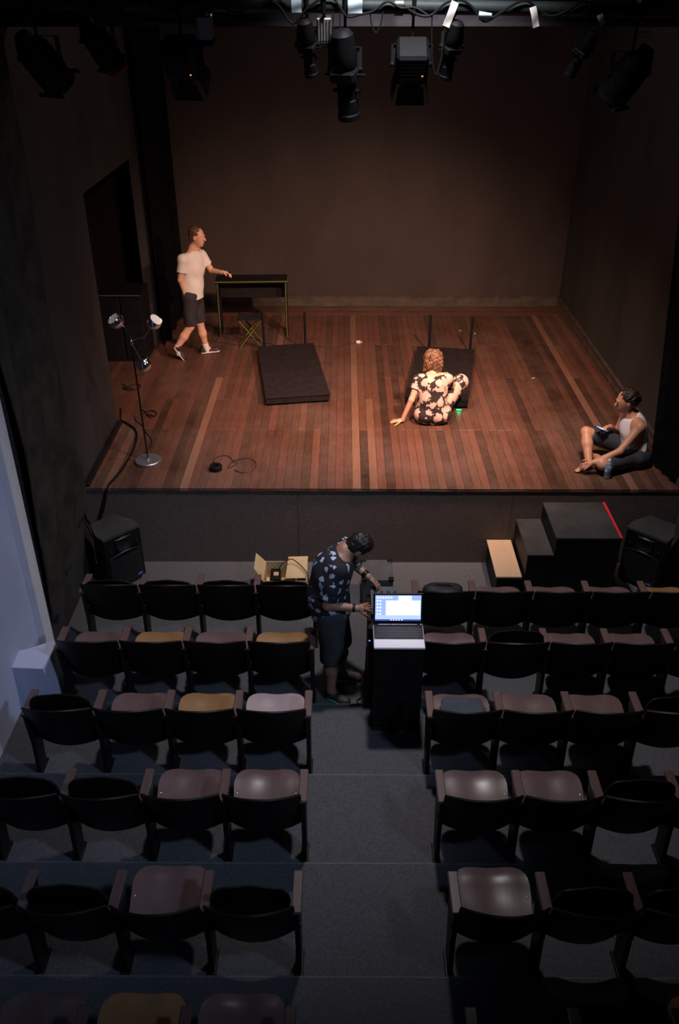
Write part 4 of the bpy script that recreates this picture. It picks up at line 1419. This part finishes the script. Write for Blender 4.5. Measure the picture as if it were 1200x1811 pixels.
for hp, kn in ((hpR, knR), (hpL, knL)):
    e_ = kn + (hp - kn) * .06
    S_.cap(hp, kn, .098, .082, .05, cuts=[(e_, kn - hp)])
S_.build('shorts', 'shorts_dark', pw, noise=fold_noise(.003, 28), cuts=[(W(-1.98, 11, 1.84), (0, 0, 1))])
for an, d in ((anR, np.array((.03, 0, -.07))), (anL, np.array((.015, .003, -.06)))):
    kn = knR if an is anR else knL
    ud = nrm(kn - an)
    Body().cap(an + ud * .05, an + d, .043, .043, .01, cuts=[(an + ud * .045, ud)]).build('sock', 'sock_white', pw, vox=.006)
shoe(pw, W(-2.275, 10.855, 1.075), W(-2.155, 10.86, .885), (.75, .05, .65), 'shoe_dark', 'sole_white')
shoe(pw, W(-1.965, 11.10, ZS + .001), W(-1.705, 11.165, ZS + .015), (0, 0, 1), 'shoe_dark', 'sole_white')
ph = thing('remote', 'small dark object held in the walking person\'s outstretched hand', 'gadget', tuple(wrL + O + np.array((.085, -.028, -.008))))
MB().box((0, 0, 0), (.05, .035, .028), Euler((.2, .3, .4)).to_matrix(), ch=.006).build('body', 'black_plastic', ph)
MB().lathe([(0, 0), (.008, 0), (.007, .004), (0, .005)], 8, Matrix.Translation((.002, -.004, .015))).build('button', 'steel_dark', ph)

# ------------------------------------------------------------------ woman sitting on the stage, seen from behind
O = np.array((1.02, 8.92, ZS))
W = lambda x, y, z: np.array((x, y, z)) - O
pwm = person('person in a floral jumpsuit sitting on the stage, seen from behind', tuple(O))
pel, waist, chest, neck = W(1.015, 8.93, 1.03), W(1.01, 8.92, 1.16), W(1.005, 8.96, 1.32), W(1.005, 9.02, 1.45)
shL, shR = W(.845, 8.985, 1.395), W(1.165, 9.0, 1.405)
elL, wrL = W(.765, 8.90, 1.19), W(.675, 8.895, .955)
elR, wrR = W(1.285, 9.13, 1.22), W(1.20, 9.34, 1.32)
hpL, hpR = W(.93, 8.98, 1.03), W(1.11, 8.98, 1.03)
knR, anR = W(1.345, 9.17, 1.30), W(1.26, 9.46, 1.085)
knL, anL = W(.90, 9.36, 1.22), W(.92, 9.60, 1.085)
B = Body()
for hp in (W(.93, 8.91, 1.01), W(1.10, 8.91, 1.01)):
    B.ell(hp, (.115, .12, .105), .06)
B.cap(pel, waist, .135, .125, .05, sq=((0, 1, 0), .78)).cap(waist, chest, .125, .135, .05, sq=((0, 1, 0), .75)).cap(chest, neck, .13, .075, .05, sq=((0, 1, 0), .72))
B.cap(shL, shR, .05, .05, .05)
B.cap(neck, neck + np.array((0, .04, .09)), .048, .045, .03)
for sh, el, wr in ((shL, elL, wrL), (shR, elR, wrR)):
    B.cap(sh, el, .044, .034, .02).cap(el, wr, .034, .023, .015)
add_hand(B, wrL + np.array((0, 0, -.018)), (-1, .1, -.16), (0, 0, 1), side=-1, curl=.05, spread=.2, size=.95)
add_hand(B, wrR, (-.5, .8, -.3), (.2, .1, 1), side=-1, curl=.3, size=.95)
for hp, kn, an in ((hpL, knL, anL), (hpR, knR, anR)):
    B.cap(hp, kn, .085, .06, .05).cap(kn, an, .056, .036, .03)
    B.cap(an + np.array((0, -.02, -.028)), an + np.array((0, .15, -.038)), .034, .026, .02, sq=((0, 0, 1), .85))
hc = W(1.005, 9.09, 1.60)
X, M = add_head(B, hc, (.1, .97, -.18), (0, .15, 1), .96)
B.build('body', 'skin_light', pwm)
eyes(pwm, X, M, .96)
H = Body().ell(X(-.018, 0, .018), (.112, .110, .104), .03, M, cuts=[(X(.07, 0, .03), M[:, 0])])
H.ell(X(-.055, 0, -.05), (.068, .108, .070), .04, M)
for a in range(7):
    H.ell(X(-.055 + .02 * math.sin(a * 2.1), -.085 + .028 * a, -.10 - .012 * math.sin(a * 1.7)), (.028, .026, .04), .015, M)
H.build('hair', 'hair_brown', pwm, noise=hair_noise(.008, 62), vox=.006, label='wavy chin-length brown hair')
T = Body()
for hp in (W(.93, 8.91, 1.01), W(1.10, 8.91, 1.01)):
    T.ell(hp, (.128, .130, .112), .07)
T.cap(pel, waist, .150, .145, .05, sq=((0, 1, 0), .82)).cap(waist, chest, .145, .155, .05, sq=((0, 1, 0), .8)).cap(chest, neck, .150, .085, .05, sq=((0, 1, 0), .78))
T.cap(shL, shR, .062, .062, .05)
T.cap(shL, elL, .060, .054, .03, cuts=[(shL + (elL - shL) * .46, elL - shL)]).cap(shR, elR, .058, .052, .03, cuts=[(shR + (elR - shR) * .40, elR - shR)])
for hp, kn, an in ((hpL, knL, anL), (hpR, knR, anR)):
    T.cap(hp, kn, .102, .082, .05).cap(kn, an, .080, .058, .04, cuts=[(an + (kn - an) * .1, an - kn)])
T.build('jumpsuit', 'cloth_floral_pink', pwm, noise=fold_noise(.004, 26), cuts=[(W(1, 9.0, 1.468), (0, -.1, 1)), (W(1, 9, ZS + .004), (0, 0, -1))], label='black jumpsuit with large pale pink flowers')

# ------------------------------------------------------------------ man sitting cross-legged at the right
O = np.array((3.02, 7.93, ZS))
W = lambda x, y, z: np.array((x, y, z)) - O
pm = person('person in a white tank top and glasses sitting on the stage with a phone', tuple(O))
pel, waist, chest, neck = W(3.04, 7.95, 1.02), W(3.025, 7.96, 1.14), W(2.985, 7.985, 1.29), W(2.945, 8.0, 1.425)
fwd = nrm((-1, -.12, 0))
shN, shF = W(3.00, 7.835, 1.365), W(2.955, 8.165, 1.36)
elN, wrN = W(2.80, 7.715, 1.15), W(2.545, 7.68, 1.045)
elF, wrF = W(2.90, 8.20, 1.13), W(2.765, 8.03, 1.275)
hpN, hpF = W(3.00, 7.86, 1.01), W(2.99, 8.05, 1.02)
knN, anN = W(2.63, 7.665, 1.025), W(2.66, 7.95, .955)
knF, anF = W(2.535, 8.06, 1.20), W(2.53, 7.80, .985)
B = Body()
B.ell(W(3.05, 7.88, 1.0), (.12, .11, .10), .05).ell(W(3.05, 8.02, 1.0), (.12, .11, .10), .05)
B.cap(pel, waist, .135, .125, .05, sq=(fwd, .8)).cap(waist, chest, .125, .145, .05, sq=(fwd, .76)).cap(chest, neck, .14, .08, .05, sq=(fwd, .72))
B.cap(shN, shF, .055, .055, .06)
B.cap(neck, neck + np.array((-.055, 0, .09)), .054, .050, .03)
for sh, el, wr in ((shN, elN, wrN), (shF, elF, wrF)):
    B.cap(sh, el, .048, .037, .02).cap(el, wr, .037, .025, .015)
add_hand(B, wrN, (-.85, .0, -.42), (-.3, -.6, .7), side=1, curl=.28)
add_hand(B, wrF, (-.85, -.5, .08), (.1, .4, .5), side=1, curl=.7)
for hp, kn, an in ((hpN, knN, anN), (hpF, knF, anF)):
    B.cap(hp, kn, .085, .057, .05).cap(kn, an + (kn - an) * .6, .054, .055, .02).cap(an + (kn - an) * .6, an, .053, .036, .03)
B.cap(anF + np.array((.01, 0, -.03)), anF + np.array((-.10, -.06, -.058)), .034, .026, .02)
for j in range(5):
    q = anF + np.array((-.095 - .012 * (2 - abs(j - 1)), -.085 + .017 * j, -.062))
    B.cap(q, q + np.array((-.028, -.006, -.006)), .0105 if j else .014, .009, .008)
B.cap(anN, anN + np.array((-.06, .12, -.015)), .034, .026, .02)
hc = W(2.868, 7.995, 1.585)
X, M = add_head(B, hc, (-.97, .02, -.22), (-.15, 0, 1))
B.build('body', 'skin_tan', pm, cuts=[((0, 0, .002), (0, 0, -1))])
eyes(pm, X, M)
H = Body().ell(X(-.03, 0, .035), (.098, .090, .092), .02, M, cuts=[(X(.05, 0, .045), M[:, 0] * .85 - M[:, 2] * .5)])
H.ell(X(-.065, 0, -.02), (.055, .078, .07), .03, M).ell(X(-.115, 0, .0), (.042, .045, .045), .02, M)
H.build('hair', 'hair_dark', pm, noise=hair_noise(.006, 90), vox=.006, label='dark hair tied back in a small bun')
g = MB()
for e in (-1, 1):
    c0 = X(.096, e * .033, -.008)
    g.tube([c0 + (M[:, 1] * math.cos(a) * .024 + M[:, 2] * math.sin(a) * .019) for a in np.linspace(0, 2 * PI, 15)], .0018, 5, cap=False)
    g.tube([c0 + M[:, 1] * e * .024, X(.02, e * .083, .0), X(-.015, e * .085, -.006)], .0016, 5)
g.tube([X(.098, -.010, -.004), X(.102, 0, .0), X(.098, .010, -.004)], .0016, 5)
g.build('glasses', 'steel_dark', pm)
T = Body()
T.cap(pel + np.array((0, 0, -.01)), waist, .152, .145, .05, sq=(fwd, .84)).cap(waist, chest, .145, .158, .05, sq=(fwd, .8)).cap(chest, neck + np.array((0, 0, .02)), .150, .085, .05, sq=(fwd, .76))
T.cap(shN + (shF - shN) * .20, shF + (shN - shF) * .20, .066, .066, .03)
fN, fF = W(3.0, 7.875, 1.36), W(2.95, 8.13, 1.36)
T.build('tank_top', 'tank_white', pm, noise=fold_noise(.003, 30), cuts=[(W(2.93, 8, 1.425), (-.55, 0, .85)), (W(3.02, 7.866, 1.3), (.05, -1, .28)), (W(2.97, 8.135, 1.3), (-.05, 1, .28))], label='white sleeveless tank top')
S_ = Body()
S_.ell(W(3.05, 7.88, 1.0), (.138, .125, .115), .05).ell(W(3.05, 8.02, 1.0), (.138, .125, .115), .05)
S_.cap(hpN, knN, .105, .085, .05, cuts=[(knN + (hpN - knN) * .16, knN - hpN)]).cap(hpF, knF, .105, .088, .05, cuts=[(knF + (hpF - knF) * .12, knF - hpF)])
S_.build('shorts', 'shorts_blue', pm, noise=fold_noise(.004, 26), cuts=[(W(3, 7.9, ZS + .003), (0, 0, -1)), (W(3.03, 7.95, 1.12), (.1, 0, 1)) if False else (W(3.03, 7.95, 1.30), (0, 0, 1))])
hb = wrF + O + np.array((-.095, -.062, .0))
phn = thing('phone', 'smartphone with a glowing blue screen in the sitting man\'s hand', 'phone', tuple(hb), 0)
_z = Vector((.42, .16, .89)).normalized(); _x = Vector((-.85, -.45, 0)); _x = (_x - _z * _x.dot(_z)).normalized()
phn.rotation_euler = Matrix((_x, _z.cross(_x), _z)).transposed().to_euler()
MB().box((.015, 0, 0), (.145, .072, .009), ch=.003).build('body', 'black_plastic', phn)
MB().box((.015, 0, .0052), (.13, .064, .001)).build('screen', 'phone_glow', phn)

# ------------------------------------------------------------------ man standing, bent over the equipment
O = np.array((-.05, 5.48, 0))
W = lambda x, y, z: np.array((x, y, z)) - O
pd_ = person('person in a black flower-print shirt standing bent over the laptop', tuple(O))
pel, waist, chest, neck = W(-.10, 5.50, .86), W(-.125, 5.51, 1.02), W(-.085, 5.545, 1.20), W(.0, 5.585, 1.345)
fwd = nrm((.95, -.1, -.25))
shN, shF = W(-.055, 5.415, 1.295), W(.03, 5.75, 1.285)
elN, wrN = W(-.125, 5.335, 1.01), W(.105, 5.33, .985)
elF, wrF = W(.09, 5.84, 1.05), W(.205, 5.735, 1.0)
hpN, hpF = W(-.10, 5.42, .84), W(-.08, 5.59, .84)
knN, knF = W(-.095, 5.40, .44), W(-.025, 5.605, .44)
anN, anF = W(-.105, 5.37, .09), W(-.02, 5.60, .09)
B = Body()
B.cap(pel, waist, .155, .155, .05, sq=(fwd, .88)).cap(waist, chest, .155, .165, .05, sq=(fwd, .84)).cap(chest, neck, .155, .09, .05, sq=(fwd, .75))
B.cap(shN, shF, .06, .06, .06)
B.cap(neck, neck + np.array((.08, .01, .03)), .060, .056, .03)
for sh, el, wr in ((shN, elN, wrN), (shF, elF, wrF)):
    B.cap(sh, el, .053, .043, .02).cap(el, wr, .042, .029, .015)
add_hand(B, wrN, (.9, .3, -.1), (-.2, -.6, .7), side=1, curl=.4)
add_hand(B, wrF, (.75, -.35, -.5), (.3, .1, .9), side=-1, curl=.3)
for hp, kn, an in ((hpN, knN, anN), (hpF, knF, anF)):
    B.cap(hp, kn, .095, .062, .05).cap(kn, an + (kn - an) * .6, .060, .064, .02).cap(an + (kn - an) * .6, an, .061, .040, .03)
    B.cap(an, an + np.array((.03, 0, -.04)), .038, .036, .02)
hc = W(.125, 5.60, 1.375)
X, M = add_head(B, hc, (.62, -.05, -.78), (.8, .02, .6), 1.03)
B.build('body', 'skin_brown', pd_)
eyes(pd_, X, M, 1.03)
H = Body().ell(X(-.024, 0, .036), (.102, .090, .097), .02, M, cuts=[(X(.048, 0, .04), M[:, 0] * .85 - M[:, 2] * .5)])
H.ell(X(-.06, 0, -.035), (.052, .074, .062), .03, M)
H.build('hair', 'hair_dark', pd_, noise=hair_noise(.004, 80), vox=.006, label='short dark hair')
Bd = Body().cap(X(.055, 0, -.098), X(.03, 0, -.09), .034, .044, .02).cap(X(.02, -.062, -.05), X(.05, -.02, -.105), .018, .02, .02).cap(X(.02, .062, -.05), X(.05, .02, -.105), .018, .02, .02)
Bd.build('beard', 'hair_dark', pd_, noise=hair_noise(.003, 120), vox=.006)
T = Body()
T.cap(pel + np.array((0, 0, -.04)), waist, .182, .178, .05, sq=(fwd, .9)).cap(waist, chest, .178, .188, .05, sq=(fwd, .86)).cap(chest, neck, .178, .10, .05, sq=(fwd, .8))
T.cap(shN, shF, .075, .075, .05)
T.cap(shN, elN, .084, .080, .04, cuts=[(shN + (elN - shN) * .82, elN - shN)]).cap(shF, elF, .084, .080, .04, cuts=[(shF + (elF - shF) * .82, elF - shF)])
T.build('shirt', 'cloth_floral_blue', pd_, noise=fold_noise(.005, 24), cuts=[(W(.005, 5.59, 1.35), (.62, 0, .78)), (W(-.1, 5.5, .80), (.1, 0, -1))], label='black shirt with light blue flowers')
S_ = Body()
S_.cap(pel, pel + np.array((0, 0, .02)), .165, .160, .05, sq=(fwd, .92))
for hp, kn in ((hpN, knN), (hpF, knF)):
    e_ = kn + (kn - hp) * .10
    S_.cap(hp, kn + (kn - hp) * .25, .118, .094, .05, cuts=[(e_, kn - hp)])
S_.build('shorts', 'shorts_grey', pd_, noise=fold_noise(.004, 24), cuts=[(W(-.1, 5.5, .93), (0, 0, 1))])
shoe(pd_, W(-.15, 5.385, .001), W(.06, 5.27, .001), (0, 0, 1), 'shoe_dark', 'sole_teal')
shoe(pd_, W(-.095, 5.60, .001), W(.165, 5.585, .001), (0, 0, 1), 'shoe_brown', 'sole_white')
d_ = nrm(wrN - elN)
Body().cap(wrN - d_ * .035, wrN - d_ * .012, .034, .033, .005, cuts=[(wrN - d_ * .012, d_), (wrN - d_ * .036, -d_)]).build('wristband', 'black_plastic', pd_, vox=.006)
d_ = nrm(wrF - elF)
Body().cap(wrF - d_ * .05, wrF - d_ * .012, .035, .034, .005, cuts=[(wrF - d_ * .012, d_), (wrF - d_ * .052, -d_)]).build('wristband', 'black_plastic', pd_, vox=.006)
